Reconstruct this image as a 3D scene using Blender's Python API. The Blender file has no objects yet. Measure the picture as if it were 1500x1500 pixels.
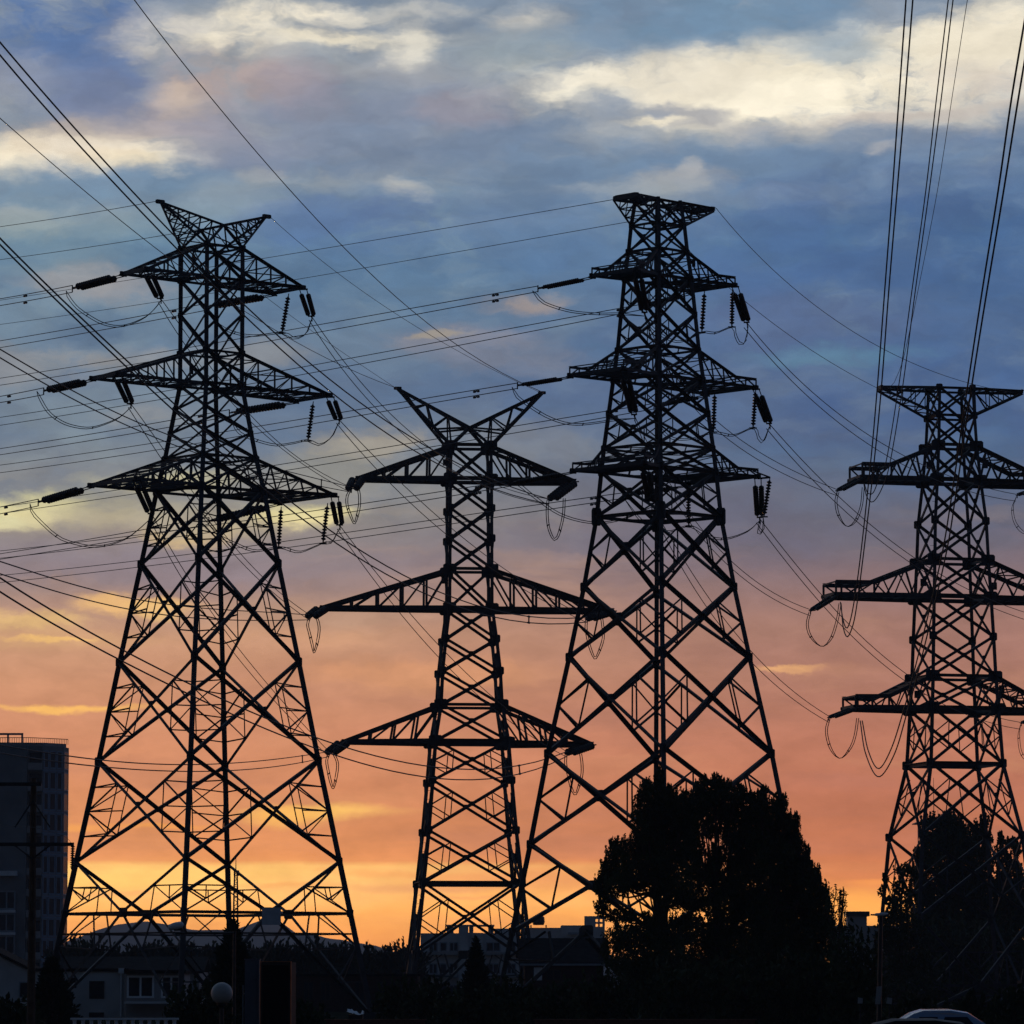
import bpy, math, random
import numpy as np
from mathutils import Vector, Matrix

random.seed(7)
rad = math.radians
scn = bpy.context.scene
COL = scn.collection

# ------------------------------------------------------------------ camera
F = 6500.0            # focal length in photo pixels (photo 1500 px wide)
HOR = 1440.0          # horizon row
CAMH = 2.1
HAZE = 1.0e-4
cam_d = bpy.data.cameras.new('camera'); cam = bpy.data.objects.new('camera', cam_d)
COL.objects.link(cam)
PITCH = math.atan((HOR - 750) / F); CP, SP = math.cos(PITCH), math.sin(PITCH)
cam.location = (0, 0, CAMH); cam.rotation_euler = (rad(90) + PITCH, 0, 0)
cam_d.sensor_width = 36; cam_d.lens = 36 * F / 1500
cam_d.clip_start = 1; cam_d.clip_end = 30000
scn.camera = cam
scn.view_settings.view_transform = 'Standard'; scn.view_settings.look = 'None'
scn.view_settings.exposure = 0; scn.view_settings.gamma = 1
scn.view_settings.use_curve_mapping = False
scn.cycles.max_bounces = 2; scn.cycles.diffuse_bounces = 1; scn.cycles.glossy_bounces = 1; scn.cycles.volume_bounces = 0

# ------------------------------------------------------------------ sky
def lin(c):
    r = []
    for v in c:
        v = v / 255.0
        r.append(v / 12.92 if v <= 0.04045 else ((v + 0.055) / 1.055) ** 2.4)
    return (r[0], r[1], r[2], 1.0)

world = bpy.data.worlds.new('World'); scn.world = world; world.use_nodes = True
NT = world.node_tree; NT.nodes.clear()
def nd(t, **k):
    n = NT.nodes.new(t)
    for a, b in k.items(): setattr(n, a, b)
    return n
def lk(a, b): NT.links.new(a, b)
def setin(s, v):
    if hasattr(v, 'is_linked') or isinstance(v, bpy.types.NodeSocket): lk(v, s)
    else: s.default_value = v
def mth(op, a, b=0.0, c=0.0, clamp=False):
    n = nd('ShaderNodeMath', operation=op, use_clamp=clamp)
    setin(n.inputs[0], a); setin(n.inputs[1], b)
    if len(n.inputs) > 2: setin(n.inputs[2], c)
    return n.outputs[0]
def sstep(x, a, b, lo=0.0, hi=1.0):
    n = nd('ShaderNodeMapRange', interpolation_type='SMOOTHSTEP')
    setin(n.inputs['Value'], x)
    n.inputs['From Min'].default_value = a; n.inputs['From Max'].default_value = b
    n.inputs['To Min'].default_value = lo; n.inputs['To Max'].default_value = hi
    return n.outputs['Result']
def mixc(f, a, b, mode='MIX'):
    n = nd('ShaderNodeMix', data_type='RGBA', blend_type=mode, clamp_factor=True)
    setin(n.inputs[0], f); setin(n.inputs[6], a); setin(n.inputs[7], b)
    return n.outputs[2]
def noise(vec, scale, detail=5, rough=0.55, dist=0.0):
    n = nd('ShaderNodeTexNoise', noise_dimensions='3D')
    lk(vec, n.inputs['Vector']); n.inputs['Scale'].default_value = scale
    n.inputs['Detail'].default_value = detail; n.inputs['Roughness'].default_value = rough
    n.inputs['Distortion'].default_value = dist
    return n
def comb(x, y, z=0.0):
    n = nd('ShaderNodeCombineXYZ'); setin(n.inputs[0], x); setin(n.inputs[1], y); setin(n.inputs[2], z)
    return n.outputs[0]
def ramp(fac, stops):
    n = nd('ShaderNodeValToRGB'); lk(fac, n.inputs[0]); cr = n.color_ramp
    cr.interpolation = 'LINEAR'
    while len(cr.elements) < len(stops): cr.elements.new(0.5)
    for e, (p, c) in zip(cr.elements, stops):
        e.position = p; e.color = lin(c)
    return n.outputs[0]

tc = nd('ShaderNodeTexCoord'); sep = nd('ShaderNodeSeparateXYZ'); lk(tc.outputs['Generated'], sep.inputs[0])
dx, dy, dz = sep.outputs[0], sep.outputs[1], sep.outputs[2]
az = mth('ARCTAN2', dx, dy)                                     # compass bearing from the view axis
hz = mth('SQRT', mth('ADD', mth('MULTIPLY', dx, dx), mth('MULTIPLY', dy, dy)))
tel = mth('DIVIDE', dz, mth('MAXIMUM', hz, 0.12))               # tangent of elevation
u0 = mth('ADD', mth('MULTIPLY', az, F / 1000), 0.75)            # sky map coordinates, bearing / elevation
v0 = mth('SUBTRACT', HOR / 1000, mth('MULTIPLY', tel, F / 1000))
# warp
wv = comb(mth('MULTIPLY', u0, 3.2), mth('MULTIPLY', v0, 6.5))
wn = noise(wv, 1.0, 4, 0.6); ws = nd('ShaderNodeSeparateColor'); lk(wn.outputs['Color'], ws.inputs[0])
wv2 = comb(mth('MULTIPLY', u0, 14.0), mth('MULTIPLY', v0, 30.0), 3.0)
wn2 = noise(wv2, 1.0, 5, 0.6); ws2 = nd('ShaderNodeSeparateColor'); lk(wn2.outputs['Color'], ws2.inputs[0])
warpk = sstep(v0, 0.85, 1.25, 1.0, 0.35)
def warp(base, i, a1, a2):
    d = mth('ADD', mth('MULTIPLY', mth('SUBTRACT', ws.outputs[i], 0.5), a1),
            mth('MULTIPLY', mth('SUBTRACT', ws2.outputs[i], 0.5), a2))
    return mth('ADD', base, mth('MULTIPLY', d, warpk))
u = warp(u0, 0, 0.10, 0.085)
v = warp(v0, 1, 0.055, 0.044)
vw = mth('ADD', v0, mth('MULTIPLY', mth('SUBTRACT', v, v0), 0.35))
rf = mth('DIVIDE', mth('ADD', vw, 0.3), 2.0)
def st(l): return [((p / 1000.0 + 0.3) / 2.0, c) for p, c in l]
left = ramp(rf, st([(-300, (96, 118, 146)), (0, (144, 156, 166)), (120, (142, 151, 162)), (260, (120, 143, 163)), (400, (104, 128, 155)),
    (560, (104, 120, 146)), (640, (110, 122, 144)), (700, (140, 134, 140)), (760, (158, 146, 138)), (820, (138, 130, 138)), (870, (160, 136, 130)),
    (930, (198, 152, 124)), (1000, (206, 148, 116)), (1080, (208, 141, 108)), (1150, (212, 140, 100)), (1235, (222, 145, 92)),
    (1262, (228, 148, 88)), (1272, (254, 202, 112)), (1300, (255, 196, 104)), (1340, (255, 176, 88)), (1385, (252, 158, 74)), (1440, (225, 135, 65))]))
right = ramp(rf, st([(-300, (80, 105, 140)), (0, (120, 142, 166)), (120, (125, 145, 168)), (230, (110, 138, 168)), (300, (88, 118, 156)), (380, (80, 110, 152)),
    (480, (78, 104, 146)), (580, (66, 92, 138)), (660, (82, 98, 132)), (730, (90, 97, 124)), (800, (104, 102, 119)), (860, (136, 112, 116)),
    (910, (158, 118, 110)), (1000, (172, 120, 106)), (1080, (184, 118, 98)), (1160, (186, 114, 90)), (1240, (192, 114, 80)),
    (1290, (206, 122, 74)), (1305, (224, 138, 74)), (1322, (246, 166, 82)), (1360, (255, 166, 74)), (1440, (220, 130, 60))]))
base = mixc(sstep(u0, 0.15, 1.35), left, right)
# cloud texture
cv = comb(mth('MULTIPLY', u, 2.6), mth('MULTIPLY', v, 7.5), 1.7)
cn = noise(cv, 1.0, 7, 0.55, 0.25).outputs['Fac']
up = sstep(v0, 0.62, 0.85, 1.0, 0.0)
hi = sstep(cn, 0.46, 0.72); lo = sstep(cn, 0.52, 0.30)
base = mixc(mth('MULTIPLY', hi, mth('MULTIPLY', up, 0.34)), base, lin((172, 172, 174)))
base = mixc(mth('MULTIPLY', lo, mth('MULTIPLY', up, 0.42)), base, lin((80, 112, 148)))
pv = comb(mth('MULTIPLY', u, 6.0), mth('MULTIPLY', v, 13.0), 2.9)
pn = noise(pv, 1.0, 6, 0.5, 0.2).outputs['Fac']
base = mixc(mth('MULTIPLY', sstep(pn, 0.47, 0.72), mth('MULTIPLY', sstep(v0, 0.12, 0.4, 1.0, 0.25), mth('MULTIPLY', up, 0.42))), base, lin((176, 178, 176)))
base = mixc(mth('MULTIPLY', sstep(pn, 0.53, 0.30), mth('MULTIPLY', sstep(v0, 0.12, 0.36, 0.45, 1.0), mth('MULTIPLY', up, 0.50))), base, lin((78, 108, 144)))
cv2 = comb(mth('MULTIPLY', u, 1.6), mth('MULTIPLY', v, 15.0), 5.1)
cn2 = noise(cv2, 1.0, 6, 0.55, 0.1).outputs['Fac']
dn = mth('SUBTRACT', 1.0, up)
base = mixc(mth('MULTIPLY', sstep(cn2, 0.5, 0.75), mth('MULTIPLY', dn, 0.22)), base, lin((236, 178, 128)))
base = mixc(mth('MULTIPLY', sstep(cn2, 0.5, 0.28), mth('MULTIPLY', dn, 0.22)), base, lin((140, 100, 100)))

BLOBS = [
 # x, y, rx, ry, tilt, colour, opacity : cloud banks and gaps in map units (thousandths of 1/F rad)
 (105, 45, 190, 125, 0, (80, 114, 162), .95), (0, 105, 110, 40, 0, (150, 156, 168), .6),
 (1060, 25, 260, 62, 0, (110, 143, 172), .85), (830, 62, 110, 40, 0, (124, 148, 170), .6), (740, 70, 120, 40, 0, (150, 164, 172), .7), (1215, 35, 80, 60, 0, (108, 140, 170), .7),
 (270, 42, 130, 46, 0, (214, 208, 196), .85), (420, 25, 130, 40, 0, (206, 204, 196), .7), (575, 90, 130, 26, 0, (166, 168, 172), .6), (345, 28, 60, 40, 0, (240, 230, 208), .85), (296, 50, 30, 22, 0, (250, 240, 216), .7),
 (215, 66, 50, 22, 0, (205, 200, 190), .75), (450, 4, 110, 22, 0, (248, 238, 216), .95), (478, 40, 110, 13, 0, (240, 230, 206), .85),
 (600, 48, 42, 34, 0, (226, 220, 204), .8), (770, 12, 60, 20, 0, (214, 209, 198), .7), (620, 0, 70, 22, 0, (206, 204, 196), .6),
 (335, 104, 125, 44, 0, (182, 162, 158), .75), (250, 150, 60, 52, 0, (208, 188, 170), .75), (220, 185, 140, 50, 0, (182, 168, 162), .6),
 (135, 140, 95, 58, 0, (112, 128, 160), .8), (300, 205, 150, 50, 0, (136, 142, 166), .5),
 (95, 221, 170, 30, 0, (255, 245, 222), 1.0), (120, 220, 130, 22, 0, (255, 248, 228), 1.0), (15, 228, 60, 36, 0, (250, 238, 210), .9), (178, 231, 80, 18, 3, (252, 238, 206), .95),
 (90, 203, 150, 40, 0, (206, 190, 172), .55), (160, 268, 260, 32, 0, (118, 146, 172), .7), (280, 262, 90, 40, 0, (98, 132, 164), .5),
 (520, 175, 240, 75, 0, (120, 135, 162), .6), (680, 148, 80, 32, 0, (152, 148, 160), .6), (440, 120, 60, 40, 0, (150, 146, 160), .5),
 (1130, 128, 360, 62, 2, (250, 240, 216), 1.0), (1350, 92, 300, 84, -9, (249, 239, 215), 1.0), (1180, 135, 200, 36, 0, (252, 243, 220), .9), (1400, 60, 160, 50, -10, (250, 241, 218), .8), (1470, 45, 180, 70, -12, (238, 228, 206), .9),
 (900, 112, 110, 26, -4, (248, 240, 220), .95), (1010, 100, 120, 36, 0, (226, 218, 200), .7), (875, 128, 70, 9, 0, (252, 244, 222), .9),
 (1245, 62, 80, 32, 0, (116, 146, 171), .65), (1330, 158, 210, 16, -4, (198, 189, 180), .85), (1430, 98, 120, 20, 4, (206, 196, 185), .65),
 (1440, 122, 110, 16, -6, (204, 194, 184), .6), (995, 152, 90, 18, 4, (150, 155, 166), .8), (905, 146, 80, 26, 4, (132, 148, 168), .85),
 (962, 161, 46, 8, 0, (240, 230, 206), .85), (1280, 196, 140, 26, 4, (136, 150, 168), .85), (1115, 180, 70, 14, 6, (172, 172, 174), .6),
 (1290, 211, 34, 10, 0, (216, 206, 190), .75), (1190, 235, 400, 55, 0, (110, 139, 168), .6),
 (1000, 256, 80, 20, -8, (168, 170, 172), .75), (1018, 236, 24, 16, 0, (172, 174, 176), .7), (930, 270, 120, 18, 0, (160, 166, 172), .6),
 (1130, 282, 190, 20, 0, (136, 152, 172), .6), (596, 272, 36, 18, 0, (200, 194, 182), .95), (620, 264, 170, 34, 0, (146, 158, 170), .55),
 (450, 262, 110, 18, 0, (152, 161, 168), .6), (365, 248, 40, 14, 0, (160, 164, 168), .6), (325, 292, 80, 42, 0, (154, 165, 174), .6),
 (20, 322, 110, 24, 0, (168, 166, 166), .6), (1380, 430, 360, 240, 0, (64, 96, 144), .75), (1120, 360, 160, 90, 0, (78, 108, 156), .5),
 (700, 345, 320, 70, 0, (90, 119, 162), .55), (480, 330, 190, 60, 0, (86, 114, 162), .55), (600, 410, 200, 60, 0, (78, 112, 148), .7), (600, 205, 160, 40, 0, (108, 130, 156), .6),
 (110, 412, 90, 26, 0, (168, 152, 156), .75), (182, 428, 60, 28, 0, (168, 152, 156), .65), (775, 438, 66, 15, -6, (182, 152, 148), .8),
 (660, 492, 130, 20, 0, (152, 138, 150), .65), (640, 485, 34, 8, 0, (196, 164, 142), .6), (730, 522, 140, 28, 5, (142, 132, 146), .55),
 (40, 530, 120, 34, 0, (162, 148, 150), .65), (150, 524, 110, 16, 0, (168, 150, 148), .6), (375, 520, 90, 22, 0, (168, 152, 150), .55),
 (215, 610, 80, 24, 0, (168, 152, 150), .65), (1230, 520, 130, 16, 0, (94, 130, 156), .65), (1185, 465, 180, 44, 0, (96, 108, 146), .55),
 (550, 650, 100, 22, -8, (184, 158, 142), .75), (500, 705, 170, 48, 0, (168, 152, 142), .6), (830, 655, 190, 40, 0, (136, 131, 141), .6),
 (950, 600, 200, 40, 0, (84, 108, 146), .5),
 (15, 752, 100, 24, 0, (253, 228, 168), 1.0), (0, 768, 70, 16, 0, (255, 240, 188), .9), (235, 712, 110, 18, 0, (226, 196, 152), .8),
 (430, 757, 90, 15, 0, (243, 216, 160), .95), (330, 776, 80, 16, 0, (216, 192, 152), .65), (120, 758, 200, 30, 0, (204, 182, 148), .55),
 (280, 787, 70, 12, 0, (232, 196, 140), .6), (200, 832, 450, 34, 0, (131, 125, 138), .75), (1000, 770, 350, 70, 0, (97, 98, 123), .5),
 (200, 886, 90, 14, 0, (242, 192, 126), .85), (236, 893, 36, 15, 0, (250, 204, 132), .7), (20, 910, 110, 15, 0, (228, 188, 128), .85),
 (70, 936, 150, 16, 0, (218, 172, 126), .6), (62, 934, 50, 5, 0, (244, 194, 122), .85), (105, 934, 36, 4, 0, (244, 194, 122), .8),
 (80, 1039, 150, 6, -1, (255, 194, 106), .95), (1162, 979, 44, 6, -2, (244, 184, 122), .95), (1210, 982, 80, 10, 0, (190, 136, 112), .6),
 (610, 992, 200, 26, 0, (218, 154, 114), .7), (450, 900, 200, 24, 0, (186, 152, 128), .5),
 (475, 1192, 120, 11, -1, (255, 196, 106), 1.0), (412, 1199, 60, 16, 0, (255, 190, 96), .8), (112, 1216, 60, 7, 0, (243, 164, 88), .85),
 (235, 1213, 80, 5, 0, (246, 164, 84), .75), (430, 1300, 90, 5, 0, (236, 164, 92), .7), (640, 1303, 130, 8, 0, (216, 148, 96), .7),
 (170, 1310, 80, 5, 0, (236, 168, 100), .6), (700, 1316, 80, 4, 0, (228, 154, 92), .6), (600, 1283, 160, 7, 2, (236, 160, 90), .6),
 (760, 1290, 160, 16, 0, (224, 146, 88), .7), (1280, 1300, 60, 6, 0, (240, 150, 76), .8), (1262, 1340, 110, 30, 0, (255, 172, 76), .8),
]
wvec = comb(u, v)
ev = comb(mth('MULTIPLY', u, 8.0), mth('MULTIPLY', v, 15.0), 4.4)
en = noise(ev, 1.0, 6, 0.62, 0.3).outputs['Fac']
er = nd('ShaderNodeMapRange'); lk(en, er.inputs[0])          # ragged cloud edges
er.inputs[1].default_value = 0.30; er.inputs[2].default_value = 0.70; er.inputs[3].default_value = 0.35; er.inputs[4].default_value = 1.65
er2 = mth('ADD', 1.0, mth('MULTIPLY', mth('SUBTRACT', er.outputs[0], 1.0), sstep(v0, 0.85, 1.15, 1.0, 0.5)))
col = base
for (bx, by, rx, ry, tl, c, op) in BLOBS:
    sx_, sy_ = rx * 1.42 / 1000, ry * 1.42 / 1000
    mp = nd('ShaderNodeMapping', vector_type='TEXTURE'); lk(wvec, mp.inputs[0])
    mp.inputs['Location'].default_value = (bx / 1000, by / 1000, 0); mp.inputs['Rotation'].default_value = (0, 0, rad(tl)); mp.inputs['Scale'].default_value = (sx_, sy_, 1)
    g = nd('ShaderNodeTexGradient', gradient_type='SPHERICAL'); lk(mp.outputs[0], g.inputs[0])
    col = mixc(sstep(mth('MULTIPLY', g.outputs['Fac'], er2), 0.02, 0.88, 0.0, op), col, lin(c))
cosaz0 = mth('DIVIDE', dy, mth('MAXIMUM', hz, 0.001))
# fine wisps
fv = comb(mth('MULTIPLY', u, 11.0), mth('MULTIPLY', v, 24.0), 9.0)
fn = noise(fv, 1.0, 6, 0.6).outputs['Fac']
fk = nd('ShaderNodeMapRange'); lk(fn, fk.inputs[0])
fk.inputs[1].default_value = 0.25; fk.inputs[2].default_value = 0.75; fk.inputs[3].default_value = 0.85; fk.inputs[4].default_value = 1.15
tint = mixc(mth('MULTIPLY', sstep(v0, 0.23, 0.36), sstep(v0, 0.68, 0.86, 1.0, 0.0)), (1, 1, 1, 1), (0.76, 0.985, 1.0, 1))
col = mixc(1.0, col, tint, 'MULTIPLY')
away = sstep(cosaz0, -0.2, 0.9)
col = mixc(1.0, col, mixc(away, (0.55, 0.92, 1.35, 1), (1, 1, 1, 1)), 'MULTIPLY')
vm = nd('ShaderNodeVectorMath', operation='SCALE'); lk(col, vm.inputs[0]); lk(fk.outputs[0], vm.inputs['Scale'])
col = vm.outputs[0]
# the sky away from the afterglow is darker: bearing and height
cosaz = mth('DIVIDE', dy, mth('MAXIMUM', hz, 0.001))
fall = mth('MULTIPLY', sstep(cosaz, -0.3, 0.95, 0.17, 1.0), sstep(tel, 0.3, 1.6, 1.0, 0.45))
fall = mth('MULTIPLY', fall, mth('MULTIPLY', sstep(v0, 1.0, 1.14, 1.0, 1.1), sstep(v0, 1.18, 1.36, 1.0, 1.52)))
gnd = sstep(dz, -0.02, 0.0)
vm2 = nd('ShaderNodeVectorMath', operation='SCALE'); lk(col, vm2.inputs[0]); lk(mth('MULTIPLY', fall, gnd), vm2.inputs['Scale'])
SUN_AZ, SUN_EL = -4.0, 1.0
sky = nd('ShaderNodeTexSky', sky_type='NISHITA', sun_disc=False, sun_elevation=rad(SUN_EL), sun_rotation=rad(SUN_AZ))
skys = nd('ShaderNodeVectorMath', operation='SCALE'); lk(sky.outputs[0], skys.inputs[0]); skys.inputs['Scale'].default_value = 0.004
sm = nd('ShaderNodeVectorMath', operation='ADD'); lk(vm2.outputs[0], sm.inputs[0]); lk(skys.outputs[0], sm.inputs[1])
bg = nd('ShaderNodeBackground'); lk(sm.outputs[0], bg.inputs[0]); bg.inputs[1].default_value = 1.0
world.cycles.sampling_method = 'MANUAL'; world.cycles.sample_map_resolution = 512
wo = nd('ShaderNodeOutputWorld'); lk(bg.outputs[0], wo.inputs[0])

sun_d = bpy.data.lights.new('sun', 'SUN'); sun = bpy.data.objects.new('sun', sun_d); COL.objects.link(sun)
sun_d.energy = 0.25; sun_d.angle = rad(3); sun_d.color = (1.0, 0.55, 0.25)
sd = Vector((math.sin(rad(SUN_AZ)) * math.cos(rad(SUN_EL)), math.cos(rad(SUN_AZ)) * math.cos(rad(SUN_EL)), math.sin(rad(SUN_EL))))
sun.rotation_euler = (-sd).to_track_quat('-Z', 'Y').to_euler()
sun.location = (0, 0, 80)

# ------------------------------------------------------------------ materials
MATS = {}
def mat(name, c, rough=0.7, var=0.25, scale=3.0, metal=0.0, spec=0.3, bump=0.0, kind='noise', trans=0.0):
    if name in MATS: return MATS[name]
    m = bpy.data.materials.new(name); m.use_nodes = True
    t = m.node_tree; b = t.nodes['Principled BSDF']
    b.inputs['Roughness'].default_value = rough; b.inputs['Metallic'].default_value = metal
    b.inputs['Specular IOR Level'].default_value = spec
    tcx = t.nodes.new('ShaderNodeTexCoord')
    if kind == 'brick':
        n = t.nodes.new('ShaderNodeTexBrick'); n.inputs['Scale'].default_value = scale
        n.inputs['Color1'].default_value = (*c, 1); n.inputs['Color2'].default_value = (*[x * (1 - var) for x in c], 1)
        n.inputs['Mortar'].default_value = (*[x * 1.4 for x in c], 1)
        mpx = t.nodes.new('ShaderNodeMapping'); mpx.inputs['Rotation'].default_value = (rad(90), 0, 0)
        t.links.new(tcx.outputs['Object'], mpx.inputs[0]); t.links.new(mpx.outputs[0], n.inputs['Vector'])
        t.links.new(n.outputs['Color'], b.inputs['Base Color'])
    else:
        n = t.nodes.new('ShaderNodeTexNoise'); n.inputs['Scale'].default_value = scale; n.inputs['Detail'].default_value = 5
        t.links.new(tcx.outputs['Object'], n.inputs['Vector'])
        r = t.nodes.new('ShaderNodeValToRGB')
        r.color_ramp.elements[0].position = 0.3; r.color_ramp.elements[0].color = (*[x * (1 - var) for x in c], 1)
        r.color_ramp.elements[1].position = 0.7; r.color_ramp.elements[1].color = (*[min(1, x * (1 + var)) for x in c], 1)
        t.links.new(n.outputs['Fac'], r.inputs[0]); t.links.new(r.outputs[0], b.inputs['Base Color'])
        if bump:
            bp = t.nodes.new('ShaderNodeBump'); bp.inputs['Strength'].default_value = bump
            t.links.new(n.outputs['Fac'], bp.inputs['Height']); t.links.new(bp.outputs[0], b.inputs['Normal'])
    MATS[name] = m; return m
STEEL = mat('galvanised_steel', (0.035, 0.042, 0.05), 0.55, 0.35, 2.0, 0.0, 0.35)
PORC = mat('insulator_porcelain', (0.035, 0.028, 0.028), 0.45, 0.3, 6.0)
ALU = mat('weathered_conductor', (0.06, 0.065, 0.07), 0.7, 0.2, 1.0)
LEAF = mat('foliage', (0.045, 0.06, 0.025), 0.8, 0.5, 0.9, 0, 0.15)
LEAF2 = mat('conifer_needles', (0.028, 0.042, 0.025), 0.85, 0.5, 0.9, 0, 0.1)
BARK = mat('bark', (0.06, 0.045, 0.035), 0.9, 0.4, 4.0)
GLASS = mat('window_glass', (0.02, 0.028, 0.04), 0.35, 0.2, 1.0, 0, 0.15)
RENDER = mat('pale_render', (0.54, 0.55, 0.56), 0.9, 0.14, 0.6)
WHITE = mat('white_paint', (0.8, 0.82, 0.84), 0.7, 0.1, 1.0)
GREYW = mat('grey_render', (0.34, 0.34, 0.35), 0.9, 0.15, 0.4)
FRAME = mat('window_frame', (0.26, 0.30, 0.35), 0.5, 0.1, 2.0)
ROOF = mat('dark_roof_tiles', (0.018, 0.018, 0.021), 0.95, 0.4, 2.0, 0, 0.05)
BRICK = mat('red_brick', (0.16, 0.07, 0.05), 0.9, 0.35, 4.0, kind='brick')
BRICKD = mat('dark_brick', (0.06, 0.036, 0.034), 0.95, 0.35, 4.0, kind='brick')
DARK = mat('dark_metal', (0.03, 0.03, 0.032), 0.5, 0.3, 3.0)
WOOD = mat('brown_timber', (0.10, 0.06, 0.04), 0.9, 0.4, 3.0)
OPAL = mat('opal_glass', (0.42, 0.40, 0.38), 0.5, 0.05, 2.0, 0, 0.3)
SIGNB = mat('pale_sign', (0.50, 0.55, 0.62), 0.5, 0.08, 3.0)

# ------------------------------------------------------------------ mesh helpers
class MB:
    def __init__(s): s.v = []; s.f = []
    def add(s, vs, fs):
        o = len(s.v); s.v.extend([tuple(x) for x in vs]); s.f.extend([tuple(i + o for i in q) for q in fs]); return s
    def angle(s, p, q, w):
        """one steel angle section from p to q"""
        p = Vector(p); q = Vector(q); d = q - p
        if d.length < 1e-4: return s
        d.normalize(); ref = Vector((0, 0, 1)) if abs(d.z) < 0.9 else Vector((0.6, -0.8, 0))
        a = d.cross(ref).normalized(); b = d.cross(a); t = max(0.012, w * 0.16)
        pr = [(0, 0), (w, 0), (w, t), (t, t), (t, w), (0, w)]; o = w * 0.36
        vs = [e + a * (x - o) + b * (y - o) for e in (p, q) for x, y in pr]
        fs = [(i, (i + 1) % 6, (i + 1) % 6 + 6, i + 6) for i in range(6)] + [(5, 4, 3, 2, 1, 0), (6, 7, 8, 9, 10, 11)]
        return s.add(vs, fs)
    def box(s, x0, x1, y0, y1, z0, z1):
        return s.add([(x0, y0, z0), (x1, y0, z0), (x1, y1, z0), (x0, y1, z0), (x0, y0, z1), (x1, y0, z1), (x1, y1, z1), (x0, y1, z1)],
                     [(0, 3, 2, 1), (4, 5, 6, 7), (0, 1, 5, 4), (1, 2, 6, 5), (2, 3, 7, 6), (3, 0, 4, 7)])
    def seg(s, A, B, s0, s1, z0, z1, d0, d1):
        """box on the facade running A->B (xy): metres s0..s1 along it, d0..d1 out of it"""
        A = Vector((*A, 0)); B = Vector((*B, 0)); t = (B - A).normalized(); n = Vector((t.y, -t.x, 0))
        c = [A + t * a + n * d for a, d in ((s0, d1), (s1, d1), (s1, d0), (s0, d0))]
        vs = [(*p.xy, z0) for p in c] + [(*p.xy, z1) for p in c]
        return s.add(vs, [(0, 3, 2, 1), (4, 5, 6, 7), (0, 1, 5, 4), (1, 2, 6, 5), (2, 3, 7, 6), (3, 0, 4, 7)])
    def prism(s, poly, z0, z1):
        n = len(poly); vs = [(*p, z0) for p in poly] + [(*p, z1) for p in poly]
        fs = [(i, (i + 1) % n, (i + 1) % n + n, i + n) for i in range(n)] + [tuple(range(n))[::-1], tuple(range(n, 2 * n))]
        return s.add(vs, fs)
    def tube(s, pts, r, n=6, r1=None):
        pts = [Vector(p) for p in pts]; m = len(pts); vs = []; fs = []
        for i, p in enumerate(pts):
            d = (pts[min(i + 1, m - 1)] - pts[max(i - 1, 0)]).normalized()
            ref = Vector((0, 0, 1)) if abs(d.z) < 0.95 else Vector((1, 0, 0))
            a = d.cross(ref).normalized(); b = d.cross(a)
            rr = r if r1 is None else r + (r1 - r) * i / (m - 1)
            vs += [p + (a * math.cos(k * 2 * math.pi / n) + b * math.sin(k * 2 * math.pi / n)) * rr for k in range(n)]
        for i in range(m - 1):
            fs += [(i * n + k, i * n + (k + 1) % n, (i + 1) * n + (k + 1) % n, (i + 1) * n + k) for k in range(n)]
        fs += [tuple(range(n))[::-1], tuple(range((m - 1) * n, m * n))]
        return s.add(vs, fs)
    def lathe(s, p, q, prof, n=10):
        """prof: list of (t 0..1 along p->q, radius)"""
        p = Vector(p); q = Vector(q); d = (q - p); L = d.length; d.normalize()
        ref = Vector((0, 0, 1)) if abs(d.z) < 0.95 else Vector((1, 0, 0))
        a = d.cross(ref).normalized(); b = d.cross(a); vs = []; fs = []
        for t, r in prof:
            vs += [p + d * (L * t) + (a * math.cos(k * 2 * math.pi / n) + b * math.sin(k * 2 * math.pi / n)) * r for k in range(n)]
        for i in range(len(prof) - 1):
            fs += [(i * n + k, i * n + (k + 1) % n, (i + 1) * n + (k + 1) % n, (i + 1) * n + k) for k in range(n)]
        fs += [tuple(range(n))[::-1], tuple(range((len(prof) - 1) * n, len(prof) * n))]
        return s.add(vs, fs)
    def plate(s, c, a, b, hw, hh, t=0.03):
        """gusset: small plate centred at c in plane of unit vectors a,b"""
        c = Vector(c); n = a.cross(b).normalized()
        o = [(-1, -.75), (-.75, -1), (.75, -1), (1, -.75), (1, .75), (.75, 1), (-.75, 1), (-1, .75)]
        vs = [c + a * (x * hw) + b * (y * hh) + n * z for z in (-t, t) for x, y in o]
        fs = [(i, (i + 1) % 8, (i + 1) % 8 + 8, i + 8) for i in range(8)] + [tuple(range(8))[::-1], tuple(range(8, 16))]
        return s.add(vs, fs)
    def build(s, name, m, parent=None, smooth=False):
        me = bpy.data.meshes.new(name); me.from_pydata(s.v, [], s.f); me.materials.append(m); me.update()
        if smooth: me.polygons.foreach_set('use_smooth', [True] * len(me.polygons))
        o = bpy.data.objects.new(name, me); COL.objects.link(o)
        if parent is not None:
            o.parent = parent; base = parent
            off = Vector(parent.location)
            if parent.parent is not None: off = off + Vector(parent.parent.location)
            if off.length > 0:
                me.transform(Matrix.Translation(-off)); me.update()
        return o
def thing(name, label, cat, loc=(0, 0, 0), group=None):
    o = bpy.data.objects.new(name, None); COL.objects.link(o); o.location = loc
    o.empty_display_size = 0.5
    o['label'] = label; o['category'] = cat
    if group: o['group'] = group
    return o
def tag(o, label, cat, group=None):
    o['label'] = label; o['category'] = cat
    if group: o['group'] = group
    return o
def struct(o): o['kind'] = 'structure'; return o
def dirY(py): return CP - (750 - py) / F * SP          # forward share of the ray through a photo row
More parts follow.
